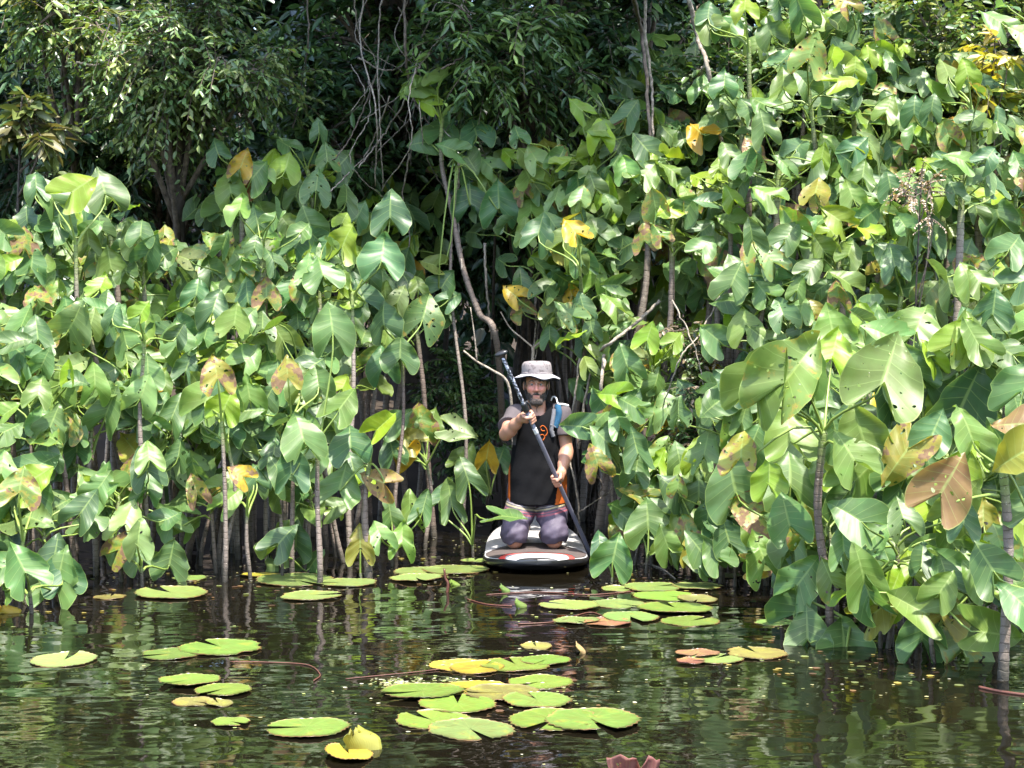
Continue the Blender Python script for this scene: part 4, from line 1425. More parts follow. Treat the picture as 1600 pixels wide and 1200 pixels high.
# small emblem on the nose patch
gv = Geo()
for (dx, dy, wx, wy) in ((-.010, .06, .014, .004), (.004, .066, .004, .012), (.012, .055, .010, .004)):
    z = DECK + .030
    c = np.array((BX + dx, BN + dy + .03, 0))
    gv.add([c + (-wx, -wy, 0), c + (wx, -wy, 0), c + (wx, wy, 0), c + (-wx, wy, 0)], [(0, 1, 2, 3)])
bvb = BVHTree.FromPolygons([tuple(p) for p in V], [tuple(f) for f in F])
VV = np.concatenate(gv.V)
for k in range(len(VV)):
    hit = bvb.ray_cast(Vector((VV[k][0], VV[k][1], 1.0)), Vector((0, 0, -1)))
    VV[k][2] = (hit[0].z if hit[0] is not None else .13) + .003
gv.V = [VV]
gv.build('emblem', M_HULL, board, off=bo, smooth=False)


def deck_z(x, y):
    h_ = bvb.ray_cast(Vector((x, y, 1.0)), Vector((0, 0, -1)))
    return h_[0].z + .004 if h_[0] is not None else DECK


# ------------------------------------------------------------------ paddle
PT = P(783, 553, 11.13)
PE = on_water(926, 873)
pd = unit(PE - PT)
plen = np.linalg.norm(PE - PT)
M_SHAFT = plain('grey_paddle_shaft', (.095, .095, .125), .32, .15, 40, spec=.6)
M_SHAFTU = None
m, nt, bsdf, out = mat_new('worn_upper_shaft')
b = NB(nt)
tc = b.n('ShaderNodeTexCoord')
nn = b.noise(60, 3, tc.outputs['Object'])
b.l(b.mix(b.step(nn, .48, .60), (.03, .03, .04), (.42, .43, .50)), bsdf.inputs['Base Color'])
bsdf.inputs['Roughness'].default_value = .35
M_SHAFTU = m
M_BLACKP = plain('black_plastic', (.016, .016, .018), .35, .3, 30)
M_LABEL = plain('pale_shaft_label', (.55, .55, .56), .4, .15, 60)
paddle = empty('paddle', PE, 'dark grey paddle held slantwise, blade end in the water beside the board', 'paddle')


def seg(name, t0, t1, r, mat, parent=paddle, sides=14):
    p = np.linspace(PT + pd * t0, PT + pd * t1, 6)
    v, f, uv = tube(p, r, sides)
    return mesh_obj(name, v - PE, f, mat, parent, uv=uv)


TH, TL = .300 * plen, .603 * plen           # where the hands hold
seg('upper_shaft', .03, TH - .06, .0135, M_SHAFTU)
seg('lower_shaft', TH - .06, plen + .25, .0158, M_SHAFT)
seg('shaft_label', TH + .085, TH + .135, .0166, M_LABEL)
cl = seg('clamp', TH - .135, TH - .062, .024, M_BLACKP)
pc = PT + pd * (TH - .10)
sidev = unit(np.cross(pd, (0, 1, 0)))
p = np.array([pc + sidev * .026 - pd * .035, pc + sidev * .036, pc + sidev * .034 + pd * .035])
v, f, uv = tube(smooth_path(p, 8), .008, 6)
mesh_obj('clamp_lever', v - PE, f, M_BLACKP, cl, uv=uv)
# palm grip: a flattened cap across the top of the shaft
gx_ = unit(np.cross(pd, (0.1, 1, 0.2)))
gy_ = np.cross(pd, gx_)
V, F = lathe([(.0, -.020), (.030, -.018), (.045, -.010), (.048, -.001), (.040, .008), (.022, .022), (.016, .045), (.0145, .07)], 28)
V = PT + V[:, :1] * gx_ * 1.05 + V[:, 1:2] * gy_ * .55 + V[:, 2:] * pd
mesh_obj('grip', V - PE, F, M_BLACKP, paddle)
# blade under the surface
bn = unit(np.cross(pd, (1, .2, 0)))
bw = np.cross(pd, bn)
rows = [(0, .02), (.06, .05), (.14, .085), (.24, .105), (.34, .10), (.42, .07), (.45, .02)]
gv = Geo()
vv, ff = [], []
for (t, wd) in rows:
    c = PE + pd * (.2 + t)
    for k in range(9):
        u = k / 8 * 2 - 1
        vv.append(c + bw * wd * u + bn * (.012 * (1 - u * u) + .02 * t))
for k in range(9):
    pass
n9 = len(vv)
vv += [p_ - bn * .012 for p_ in vv]
for i in range(len(rows) - 1):
    for k in range(8):
        a = i * 9 + k
        ff.append((a, a + 1, a + 10, a + 9))
        ff.append((n9 + a + 9, n9 + a + 10, n9 + a + 1, n9 + a))
gv.add(np.array(vv), ff)
gv.build('blade', M_BLACKP, paddle, off=PE)


# ------------------------------------------------------------------ the paddler: signed-distance body, meshed by surface nets
def surface_nets(D, lo, h):
    s = D < 0
    c = np.zeros(tuple(n - 1 for n in D.shape), np.int8)
    for a in (0, 1):
        for b_ in (0, 1):
            for d in (0, 1):
                c += s[a:D.shape[0] - 1 + a, b_:D.shape[1] - 1 + b_, d:D.shape[2] - 1 + d]
    act = (c > 0) & (c < 8)
    idx = np.argwhere(act)
    acc = np.zeros((len(idx), 3))
    cnt = np.zeros(len(idx))
    for ax in range(3):
        for u in (0, 1):
            for w in (0, 1):
                o1 = np.zeros(3, int)
                oth = [k for k in range(3) if k != ax]
                o1[oth[0]], o1[oth[1]] = u, w
                o2 = o1.copy()
                o2[ax] = 1
                i1, i2 = idx + o1, idx + o2
                da = D[i1[:, 0], i1[:, 1], i1[:, 2]]
                db = D[i2[:, 0], i2[:, 1], i2[:, 2]]
                x = (da < 0) != (db < 0)
                t = np.where(x, da / np.where(x, da - db, 1), 0)
                pnt = o1[None] + (o2 - o1)[None] * t[:, None]
                acc += pnt * x[:, None]
                cnt += x
    Vv = (idx + acc / cnt[:, None]) * h + np.asarray(lo)
    vid = -np.ones(act.shape, np.int64)
    vid[tuple(idx.T)] = np.arange(len(idx))
    Fs = []
    for ax in range(3):
        sl1 = [slice(None)] * 3
        sl2 = [slice(None)] * 3
        sl1[ax] = slice(0, -1)
        sl2[ax] = slice(1, None)
        A, Bm = s[tuple(sl1)], s[tuple(sl2)]
        e = np.argwhere(A != Bm)
        o_ = [k for k in range(3) if k != ax]
        ok = (e[:, o_[0]] > 0) & (e[:, o_[1]] > 0) & (e[:, o_[0]] < D.shape[o_[0]] - 1) & (e[:, o_[1]] < D.shape[o_[1]] - 1)
        e = e[ok]
        cells = []
        for (u, w) in ((-1, -1), (0, -1), (0, 0), (-1, 0)):
            q_ = e.copy()
            q_[:, o_[0]] += u
            q_[:, o_[1]] += w
            cells.append(vid[q_[:, 0], q_[:, 1], q_[:, 2]])
        qd = np.stack(cells, -1)
        inside = s[tuple(e.T)]
        flip = inside if ax != 1 else ~inside
        qd = np.where(flip[:, None], qd, qd[:, ::-1])
        Fs.append(qd)
    return Vv, np.concatenate(Fs)


class SDF:
    def __init__(self, lo, hi, h):
        self.lo, self.h = np.asarray(lo, float), h
        n = np.ceil((np.asarray(hi) - self.lo) / h).astype(int) + 1
        self.ax = [self.lo[k] + np.arange(n[k]) * h for k in range(3)]
        self.D = np.full(tuple(n), .3, np.float32)

    def box(self, lo, hi, pad):
        sl = []
        for k in range(3):
            i0 = max(0, int((lo[k] - pad - self.lo[k]) / self.h))
            i1 = min(len(self.ax[k]), int((hi[k] + pad - self.lo[k]) / self.h) + 2)
            sl.append(slice(i0, max(i1, i0 + 1)))
        g_ = np.meshgrid(*[self.ax[k][sl[k]] for k in range(3)], indexing='ij')
        return tuple(sl), g_

    def put(self, sl, d, k, sub=False):
        D = self.D[sl]
        if sub:
            d = -d
            hh = np.clip(.5 - .5 * (d - D) / k, 0, 1) if k else None
            r = d + (D - d) * hh + k * hh * (1 - hh) if k else np.maximum(D, d)
        else:
            hh = np.clip(.5 + .5 * (d - D) / k, 0, 1) if k else None
            r = d + (D - d) * hh - k * hh * (1 - hh) if k else np.minimum(D, d)
        if not sub and k:
            hh = np.clip(.5 + .5 * (D - d) / k, 0, 1)
            r = D + (d - D) * hh - k * hh * (1 - hh)
        self.D[sl] = r

    rs = 1.0

    def cone(self, a, b_, ra, rb, k=.02, sy=1.0, sub=False):
        """tapered capsule; sy < 1 flattens it front to back about the segment"""
        a, b_ = np.asarray(a, float), np.asarray(b_, float)
        ra, rb = ra * self.rs, rb * self.rs
        R = max(ra, rb)
        sl, (X, Y, Z) = self.box(np.minimum(a, b_) - R, np.maximum(a, b_) + R, .06)
        d = b_ - a
        L2 = d @ d
        t = np.clip(((X - a[0]) * d[0] + (Y - a[1]) * d[1] + (Z - a[2]) * d[2]) / L2, 0, 1)
        dx, dy, dz = X - (a[0] + t * d[0]), (Y - (a[1] + t * d[1])) / sy, Z - (a[2] + t * d[2])
        self.put(sl, (np.sqrt(dx * dx + dy * dy + dz * dz) - (ra + (rb - ra) * t)) * min(1, sy + .1), k, sub)
        return self

    def ell(self, c, r, k=.02, sub=False):
        c, r = np.asarray(c, float), np.asarray(r, float) * self.rs
        sl, (X, Y, Z) = self.box(c - r, c + r, .06)
        q_ = np.sqrt(((X - c[0]) / r[0]) ** 2 + ((Y - c[1]) / r[1]) ** 2 + ((Z - c[2]) / r[2]) ** 2)
        self.put(sl, (q_ - 1) * r.min(), k, sub)
        return self

    def chain(self, pts, rs, k=.012):
        for i_ in range(len(pts) - 1):
            self.cone(pts[i_], pts[i_ + 1], rs[i_], rs[i_ + 1], k)
        return self

    def cut(self, fn):
        g_ = np.meshgrid(*self.ax, indexing='ij', sparse=True)
        self.D = np.maximum(self.D, fn(*g_).astype(np.float32))
        return self

    def add(self, fn):
        g_ = np.meshgrid(*self.ax, indexing='ij', sparse=True)
        self.D = self.D + fn(*g_).astype(np.float32)
        return self

    def mesh(self):
        return surface_nets(self.D, self.lo, self.h)


CX = .19
dz0 = deck_z(.165, 11.66)
K1, K2 = np.array((.018, 11.66, dz0 + .062)), np.array((.312, 11.66, dz0 + .062))
H1, H2 = np.array((.090, 11.905, .56)), np.array((.290, 11.905, .56))
A1, A2 = np.array((.085, 12.08, dz0 + .055)), np.array((.245, 12.10, dz0 + .050))
S1, S2 = np.array((.012, 11.83, 1.085)), np.array((.376, 11.86, 1.09))
G1, G2 = PT + pd * TH, PT + pd * TL         # grip points on the shaft
E1 = np.array((-.045, 11.585, .955))
E2 = np.array((.408, 11.80, .815))
HC = np.array((.181, 11.815, 1.312))          # middle of the head
HS = 1.10


def HO(*o):
    return HC + HS * np.array(o)


def hand(S, grip, elbow, back, side):
    """palm, four fingers curled round the shaft, thumb the other way; back = which way the wrist lies, side = finger turn"""
    Pn = unit(back - pd * np.dot(back, pd))
    Q = np.cross(pd, Pn) * side
    wrist = grip + Pn * .075 + unit(elbow - grip) * .02
    for k_ in range(4):
        off = pd * ((k_ - 1.5) * .0205)
        ln = (1.0, 1.06, 1.0, .88)[k_]
        ang = [25, 75, 135, 195 + 8 * k_]
        rr = [.046, .040 * ln, .0315 * ln, .029]
        pts = [grip + off * (1 if m_ else 1.05) + (Pn * math.cos(math.radians(a)) + Q * math.sin(math.radians(a))) * r_ for m_, (a, r_) in enumerate(zip(ang, rr))]
        S.chain([grip + off * .8 + Pn * .05] + pts, [.014, .0135, .0118, .0108, .0098], .006)
    # palm
    S.cone(grip + Pn * .046 - pd * .026, grip + Pn * .046 + pd * .026, .021, .019, .012)
    S.cone(grip + Pn * .05 + Q * .012 - pd * .02, grip + Pn * .05 + Q * .012 + pd * .02, .017, .017, .012)
    # thumb, leaving the side of the palm
    th = [grip + Pn * .055 - pd * .030 - Q * .008, grip - pd * .036 + Pn * .020 - Q * .032, grip - pd * .026 - Pn * .012 - Q * .034, grip - pd * .018 - Pn * .034 - Q * .014]
    S.chain(th, [.017, .0135, .012, .0105], .008)
    # wrist and forearm
    S.chain([grip + Pn * .052, wrist, elbow + (wrist - elbow) * .62, elbow + (wrist - elbow) * .25, elbow], [.025, .0285, .038, .047, .043], .03)
    return wrist


S = SDF((-.20, 11.18, .06), (.56, 12.42, 1.46), .005)
# trunk and legs (mostly under clothes)
S.cone((CX, 11.87, .62), (CX, 11.86, .98), .135, .145, .04, .72)
S.cone((CX - .14, 11.85, 1.07), (CX + .14, 11.87, 1.07), .065, .065, .06)
for (h_, kn, an) in ((H1, K1, A1), (H2, K2, A2)):
    S.chain([h_, h_ + (kn - h_) * .5, kn], [.085, .078, .060], .03)
    S.ell(kn + (0, -.018, -.004), (.052, .048, .055), .02)
    S.chain([kn + (0, .02, -.005), kn + (an - kn) * .35 + (0, 0, .012), an], [.052, .055, .034], .03)
    ft = an + np.array((0, .10, -.012))
    S.chain([an + (0, .02, -.005), ft, ft + (0, .10, -.012)], [.036, .036, .022], .02)
# the near foot tucked between the knees, as seen between the legs
ft = np.array((.150, 11.92, dz0 + .04))
# arms
S.chain([S1, S1 + (E1 - S1) * .45, E1], [.060, .054, .044], .035)
S.chain([S2, S2 + (E2 - S2) * .45, E2], [.060, .054, .045], .035)
W1 = hand(S, G1, E1, (E1 - G1) * .8 + np.array((-.02, .15, -.03)), 1)
W2 = hand(S, G2, E2, (E2 - G2) * .9 + np.array((.05, .08, 0)), -1)
# neck and head
S.chain([(CX - .003, 11.865, 1.08), (.184, 11.85, 1.15), (.181, 11.83, 1.25)], [.078, .064, .060], .03)
S.rs = HS
S.ell(HO(0, .015, .030), (.077, .097, .094), .02)
S.ell(HO(0, -.022, -.055), (.061, .073, .078), .03)
S.cone(HO(-.018, -.076, -.108), HO(.018, -.076, -.108), .024, .024, .025)
S.cone(HO(-.034, -.086, .022), HO(.034, -.086, .022), .013, .013, .014)
S.cone(HO(0, -.093, .006), HO(0, -.108, -.034), .008, .0135, .010)
S.ell(HO(-.012, -.100, -.040), (.010, .012, .008), .006)
S.ell(HO(.012, -.100, -.040), (.010, .012, .008), .006)
S.ell(HO(-.036, -.066, -.028), (.028, .025, .026), .02)
S.ell(HO(.036, -.066, -.028), (.028, .025, .026), .02)
S.ell(HO(-.030, -.100, .003), (.017, .016, .0095), .010, sub=True)
S.ell(HO(.030, -.100, .003), (.017, .016, .0095), .010, sub=True)
S.cone(HO(-.020, -.093, -.069), HO(.020, -.093, -.069), .008, .008, .006)
S.cone(HO(-.016, -.092, -.081), HO(.016, -.092, -.081), .009, .009, .006)
for sgn in (-1, 1):
    S.ell(HO(sgn * .080, .02, -.008), (.012, .022, .033), .008)
V, F = S.mesh()
col = np.tile(np.array((.35, .185, .120, 1.0)), (len(V), 1))


def paint(c, r, rgb, a=1.0):
    d = np.sqrt((((V - c) / r) ** 2).sum(1))
    w = a * np.clip(1.4 - d, 0, 1)[:, None]
    col[:, :3] = col[:, :3] * (1 - w) + np.array(rgb) * w


for sgn in (-1, 1):
    paint(HO(sgn * .035, -.09, -.025), (.03, .04, .028), (.52, .17, .12), .75)
paint(HO(0, -.105, -.025), (.016, .03, .03), (.54, .18, .13), .8)
paint(HO(0, -.098, -.075), (.021, .014, .008), (.36, .12, .10), .9)
for sgn in (-1, 1):
    paint(HO(sgn * .030, -.09, .002), (.016, .03, .007), (.24, .10, .075), .75)
for kn in (K1, K2):
    paint(kn, (.07, .08, .07), (.36, .15, .10), .7)
for G_ in (G1, G2):
    paint(G_, (.05, .05, .05), (.53, .28, .20), .6)
M_SKIN = None
m, nt, bsdf, out = mat_new('skin')
b = NB(nt)
vc = b.n('ShaderNodeVertexColor', layer_name='tint')
tc = b.n('ShaderNodeTexCoord')
nz_ = b.noise(30, 4, tc.outputs['Object'])
b.l(b.mix(b.math('MULTIPLY', nz_, .35), vc.outputs[0], (.38, .15, .10)), bsdf.inputs['Base Color'])
bsdf.inputs['Roughness'].default_value = .5
bsdf.inputs['Subsurface Weight'].default_value = .12
bsdf.inputs['Subsurface Radius'].default_value = (.01, .004, .002)
b.l(b.bump(b.noise(220, 2, tc.outputs['Object']), .15, .002), bsdf.inputs['Normal'])
M_SKIN = m
po = np.array((CX, 11.75, dz0))
person = empty('person', po, 'man kneeling on the board in bucket hat, black shirt and purple shorts', 'person')
body = mesh_obj('body', V - po, F, M_SKIN, person, attr=col)

# eyes and brows
M_EYEW = plain('eye_white', (.32, .29, .27), .25, .05, 5)
M_DARK = plain('dark_pupil', (.02, .015, .012), .2, .1, 5)
for sgn in (-1, 1):
    v, f = lathe([(.0001, -.0105), (.006, -.0086), (.0095, -.0045), (.0105, 0), (.0095, .0045), (.006, .0086), (.0001, .0105)], 14)
    c = HO(sgn * .030, -.0785, .002)
    eye = mesh_obj('eye', v + c - po, f, M_EYEW, person)
    v, f = lathe([(.0001, -.0014), (.0045, -.0006), (.005, .0006)], 12)
    v = np.stack([v[:, 0], v[:, 2], v[:, 1]], -1)
    mesh_obj('pupil', v + c + (0, -.0100, -.001) - po, f, M_DARK, eye)
m, nt, bsdf, out = mat_new('greying_beard')
b = NB(nt)
tc = b.n('ShaderNodeTexCoord')
mp = b.n('ShaderNodeMapping')
mp.inputs['Scale'].default_value = (1.6, 1.6, .5)
b.l(tc.outputs['Object'], mp.inputs[0])
nb_ = b.noise(180, 3, mp.outputs[0])
b.l(b.mix(b.step(nb_, .35, .7), (.022, .016, .013), (.085, .068, .058)), bsdf.inputs['Base Color'])
bsdf.inputs['Roughness'].default_value = .7
b.l(b.bump(nb_, .9, .006), bsdf.inputs['Normal'])
M_BEARD = m
for sgn in (-1, 1):
    p = smooth_path([HO(sgn * .014, -.101, .023), HO(sgn * .032, -.102, .029), HO(sgn * .052, -.085, .021)], 9)
    v, f, uv = tube(p, np.array([.003, .0045, .0052, .0052, .005, .0045, .004, .003, .002]), 6)
    mesh_obj('eyebrow', v - po, f, M_BEARD, person)
B_ = SDF(HC - (.12, .15, .19), HO(.11, .08, .04), .0035)
B_.rs = HS
B_.ell(HO(0, -.022, -.058), (.066, .079, .084), .02)
B_.cone(HO(-.02, -.080, -.116), HO(.02, -.080, -.116), .027, .027, .02)
B_.cone(HO(-.030, -.088, -.076), HO(0, -.100, -.056), .009, .011, .008)
B_.cone(HO(.030, -.088, -.076), HO(0, -.100, -.056), .009, .011, .008)


def beard_top(X, Y, Z):
    ax_ = np.abs(X - HC[0])
    top = HC[2] - .086 + np.clip(ax_ - .032, 0, .05) * 1.9 + np.where(ax_ < .036, +.028 * np.clip(1 - (ax_ / .036) ** 2, 0, 1) ** .5, 0)
    back = np.maximum(Y - (HC[1] + .005), 0) * 2
    return np.maximum((Z - top) * .7, back)


B_.cut(beard_top)
B_.ell(HO(0, -.108, -.0755), (.019, .02, .0062), .003, sub=True)
B_.add(lambda X, Y, Z: .0016 * np.sin(X * 900 + Z * 300) * np.sin(Z * 500 + Y * 700))
V, F = B_.mesh()
mesh_obj('beard', V - po, F, M_BEARD, person)
# short hair at the temples under the hat
Hh = SDF(HC - (.11, .08, .06), HO(.10, .13, .12), .004)
Hh.rs = HS
Hh.ell(HO(0, .018, .030), (.081, .101, .096), .01)
Hh.cut(lambda X, Y, Z: np.maximum(HC[1] - .030 - Y + np.clip(Z - HC[2], 0, .1) * .0, HC[2] - .030 - Z) + 0 * X)
V, F = Hh.mesh()
mesh_obj('hair', V - po, F, M_BEARD, person)


# --- clothes
def cloth(name, base, dark, rough=.85, scale=260):
    m, nt, bsdf, out = mat_new(name)
    b = NB(nt)
    tc = b.n('ShaderNodeTexCoord')
    n1 = b.noise(7, 4, tc.outputs['Object'])
    n2 = b.noise(scale, 2, tc.outputs['Object'])
    b.l(b.mix(n1, dark, base), bsdf.inputs['Base Color'])
    bsdf.inputs['Roughness'].default_value = rough
    bsdf.inputs['Specular IOR Level'].default_value = .12
    fold = b.noise(16, 3, tc.outputs['Object'])
    b.l(b.bump(b.math('ADD', fold, b.math('MULTIPLY', n2, .05)), .22, .02), bsdf.inputs['Normal'])
    return m


M_BLACK = cloth('black_shirt', (.0032, .0032, .0040), (.0020, .0020, .0025))
M_GREY = cloth('grey_sleeve', (.085, .072, .075), (.062, .052, .055))
M_ORANGE = cloth('orange_panel', (.40, .095, .015), (.30, .065, .012))
S = SDF((-.22, 11.40, .36), (.60, 12.12, 1.24), .005)
S.cone((CX - .074, 11.812, .40), (CX - .066, 11.85, .64), .152, .140, .08)
S.cone((CX + .082, 11.812, .40), (CX + .068, 11.85, .64), .152, .140, .08)
S.cone((CX, 11.85, .62), (CX, 11.86, .94), .20, .185, .05, .70)
S.cone((S1[0] + .045, 11.85, 1.06), (S2[0] - .045, 11.87, 1.065), .085, .085, .07)
S.cone((CX - .05, 11.86, 1.105), (CX + .05, 11.87, 1.105), .07, .07, .06)
se1 = S1 + (E1 - S1) * .62
se2 = S2 + (E2 - S2) * .60
S.chain([S1 + (.01, 0, 0), se1, S1 + (E1 - S1) * .9], [.078, .073, .072], .04)
S.chain([S2 + (-.01, 0, 0), se2, S2 + (E2 - S2) * .9], [.080, .077, .077], .04)
u1, u2 = unit(E1 - S1), unit(E2 - S2)


def sleeve_cut(X, Y, Z):
    d1 = (X - se1[0]) * u1[0] + (Y - se1[1]) * u1[1] + (Z - se1[2]) * u1[2]
    d2 = (X - se2[0]) * u2[0] + (Y - se2[1]) * u2[1] + (Z - se2[2]) * u2[2]
    near1 = (X < .09) & (Y < 11.75)
    near2 = (X > .335) & (Z > .7)
    dd = np.where(near1, d1, -.3)
    dd = np.where(near2, np.maximum(dd, np.where(X > .335, d2, -.3)), dd)
    return dd


# the sleeve is cut with its own field so that the trunk stays whole
T_ = SDF((-.22, 11.40, .36), (.60, 12.12, 1.24), .005)
T_.cone((CX - .074, 11.812, .40), (CX - .066, 11.85, .64), .152, .140, .08)
T_.cone((CX + .082, 11.812, .40), (CX + .068, 11.85, .64), .152, .140, .08)
T_.cone((CX, 11.85, .62), (CX, 11.86, .94), .20, .185, .05, .70)
T_.cone((S1[0] + .045, 11.85, 1.06), (S2[0] - .045, 11.87, 1.065), .085, .085, .07)
T_.cone((CX - .05, 11.86, 1.105), (CX + .05, 11.87, 1.105), .07, .07, .06)
S.cut(sleeve_cut)
S.D = np.minimum(S.D, T_.D)
S.cut(lambda X, Y, Z: (.428 - .006 * np.cos((X - CX) * 9)) - Z + 0 * Y)
neck = SDF((-.22, 11.40, .36), (.60, 12.12, 1.24), .005)
neck.cone((.186, 11.815, 1.115), (.182, 11.80, 1.28), .070, .085, .01)
S.D = np.maximum(S.D, -neck.D)
S.add(lambda X, Y, Z: .0035 * np.sin(X * 26 + 17 * Z) * np.sin(Z * 21 - X * 9 + 1) + .002 * np.sin(X * 60 - Z * 35))
V, F = S.mesh()
fc = V[F].mean(1)
x, y, z = fc.T
sl_mask = ((x < CX - .125 - (1.10 - z) * .16) | (x > CX + .125 + (1.10 - z) * .16)) & (z > .86)
sl_mask |= (y < 11.66) & (x < .10) & (z > .86)
or_mask = ~sl_mask & (((x > .322 + (z - .45) * .16) & (z < .80)) | ((x < -.014) & (z < .92)))
shirt = submesh('shirt', V, F, ~sl_mask & ~or_mask, M_BLACK, person, po)
submesh('sleeve', V, F, sl_mask & (x < CX), M_GREY, shirt, po)
submesh('sleeve', V, F, sl_mask & (x >= CX), M_GREY, shirt, po)
submesh('side_panel', V, F, or_mask & (x >= CX), M_ORANGE, shirt, po)
submesh('side_panel', V, F, or_mask & (x < CX), M_ORANGE, shirt, po)
shirt_bvh = BVHTree.FromPolygons([tuple(p) for p in V], [tuple(int(i) for i in f) for f in F])


def on_shirt(px, py, lift=.004):
    """where the sight line of a pixel meets the shirt"""
    o_ = Vector((0, 0, CAMZ))
    d_ = (Vector(P(px, py, 11.0).tolist()) - o_).normalized()
    hit = shirt_bvh.ray_cast(o_, d_)
    if hit[0] is None:
        return None, None
    n_ = hit[1]
    if n_.y > 0:
        n_ = -n_
    return np.array(hit[0] + n_ * lift), np.array(n_)


def ribbon(name, pix, wid, mat, parent, lift=.006, th=.004, off=po, n=20):
    """a strap lying on the shirt along a line of points"""
    pts = []
    for (px, py) in pix:
        h_, _n = on_shirt(px, py, lift)
        if h_ is not None:
            pts.append(h_)
    path = smooth_path(pts, n)
    tg = np.gradient(path, axis=0)
    tg /= np.linalg.norm(tg, axis=1)[:, None]
    nr = np.array((0, -1.0, .25))
    sd = np.cross(tg, nr)
    sd /= np.linalg.norm(sd, axis=1)[:, None]
    nn_ = np.cross(sd, tg)
    nn_ *= np.sign(-nn_[:, 1:2] + 1e-6)
    rows = [path + sd * wid / 2, path + sd * wid / 2 + nn_ * th, path + nn_ * th * 1.6, path - sd * wid / 2 + nn_ * th, path - sd * wid / 2]
    V = np.stack(rows, 1).reshape(-1, 3)
    F = [(i * 5 + k, i * 5 + k + 1, (i + 1) * 5 + k + 1, (i + 1) * 5 + k) for i in range(n - 1) for k in range(4)]
    return mesh_obj(name, V - np.asarray(off), F, mat, parent)


# collar edge
ang = np.linspace(0, 2 * np.pi, 40)
# chest emblems
ribbon('emblem', [(844, 668), (848, 665), (853, 669), (855, 676), (852, 681)], .006, M_ORANGE, shirt, .003, .001)
ribbon('emblem', [(845, 670), (847, 673), (851, 673)], .007, M_ORANGE, shirt, .003, .001)
ribbon('emblem', [(844, 680), (848, 679), (851, 683), (848, 688)], .006, M_ORANGE, shirt, .003, .001)
M_WHITE = plain('white_print', (.75, .75, .74), .6, .08, 40)
ribbon('emblem', [(860, 670), (863, 673), (865, 676)], .014, M_WHITE, shirt, .003, .001)
ribbon('emblem', [(861, 676), (863, 672), (864, 668)], .010, M_WHITE, shirt, .004, .001)

# shorts
m, nt, bsdf, out = mat_new('striped_purple_shorts')
b = NB(nt)
tc = b.n('ShaderNodeTexCoord')
sx = b.n('ShaderNodeSeparateXYZ')
b.l(tc.outputs['Object'], sx.inputs[0])
n1 = b.noise(9, 4, tc.outputs['Object'])
n2 = b.noise(240, 2, tc.outputs['Object'])
zc = b.math('SUBTRACT', sx.outputs[2], b.math('MULTIPLY', b.math('ABSOLUTE', b.math('SUBTRACT', sx.outputs[0], -.01)), .22))
zc = b.math('ADD', zc, b.math('MULTIPLY', n1, .012))
rp = b.n('ShaderNodeMapRange')
b.l(zc, rp.inputs[0])
rp.inputs[1].default_value = .185
rp.inputs[2].default_value = .325
cr = b.n('ShaderNodeValToRGB')
b.l(rp.outputs[0], cr.inputs[0])
cr.color_ramp.interpolation = 'CONSTANT'
els = [(0, (.044, .034, .056)), (.30, (.20, .045, .06)), (.40, (.044, .034, .056)), (.46, (.20, .045, .06)), (.52, (.035, .025, .03)), (.62, (.26, .22, .11)), (.70, (.05, .04, .05)), (.76, (.30, .27, .23)), (.80, (.052, .041, .067))]
ce = cr.color_ramp.elements
ce[0].position, ce[0].color = 0, (*els[0][1], 1)
ce[1].position, ce[1].color = els[1][0], (*els[1][1], 1)
for p_, c_ in els[2:]:
    e_ = ce.new(p_)
    e_.color = (*c_, 1)
b.l(b.mix(b.math('MULTIPLY', n1, .35), cr.outputs[0], (.075, .06, .092)), bsdf.inputs['Base Color'])
bsdf.inputs['Roughness'].default_value = .7
b.l(b.bump(b.math('ADD', b.noise(18, 3, tc.outputs['Object']), b.math('MULTIPLY', n2, .05)), .25, .02), bsdf.inputs['Normal'])
M_SHORTS = m
S = SDF((-.16, 11.5, dz0 + .01), (.52, 12.1, .70), .005)
S.cone((CX - .06, 11.87, .56), (CX + .06, 11.87, .56), .155, .155, .04, .85)
for (h_, kn) in ((H1, K1), (H2, K2)):
    S.chain([h_ + (0, 0, -.02), h_ + (kn - h_) * .55, kn + (0, 0, .045), kn + (0, .01, -.02)], [.112, .105, .092, .080], .05)
S.cut(lambda X, Y, Z: (dz0 + .052 + .10 * (Y - 11.66) + .01 * np.sin(X * 40)) - Z)
S.add(lambda X, Y, Z: .0025 * np.sin(Z * 42 + X * 22) * np.sin(X * 31 + Z * 12) + .0018 * np.sin(Z * 90 - X * 50 + Y * 40) + .003 * np.sin(X * 75 + 6 * np.sin(Z * 9)) * np.clip((.5 - Z) * 4, 0, 1))
V, F = S.mesh()
mesh_obj('shorts', V - po, F, M_SHORTS, person)

# bucket hat
M_HAT = cloth('faded_lilac_hat', (.235, .210, .205), (.15, .130, .130), .9, 300)
M_BRIM = cloth('pale_hat_brim', (.36, .35, .375), (.28, .27, .295), .9, 300)
M_UNDER = cloth('dark_brim_lining', (.03, .03, .035), (.02, .02, .025))
_n = M_HAT.node_tree
_b = NB(_n)
_pb = _n.nodes['Principled BSDF']
_t = _b.n('ShaderNodeTexCoord')
_src = _pb.inputs['Base Color'].links[0].from_socket
_b.l(_b.mix(_b.math('MULTIPLY', _b.step(_b.noise(38, 3, _t.outputs['Object']), .50, .62), .65), _src, (.075, .060, .062)), _pb.inputs['Base Color'])
hc = HC + np.array((.002, .012, .068))


def lump(a, r, z):
    return r * (1 + .02 * math.sin(3 * a + .6) + .012 * math.sin(7 * a + z * 60)), z + .004 * math.sin(5 * a + 1)


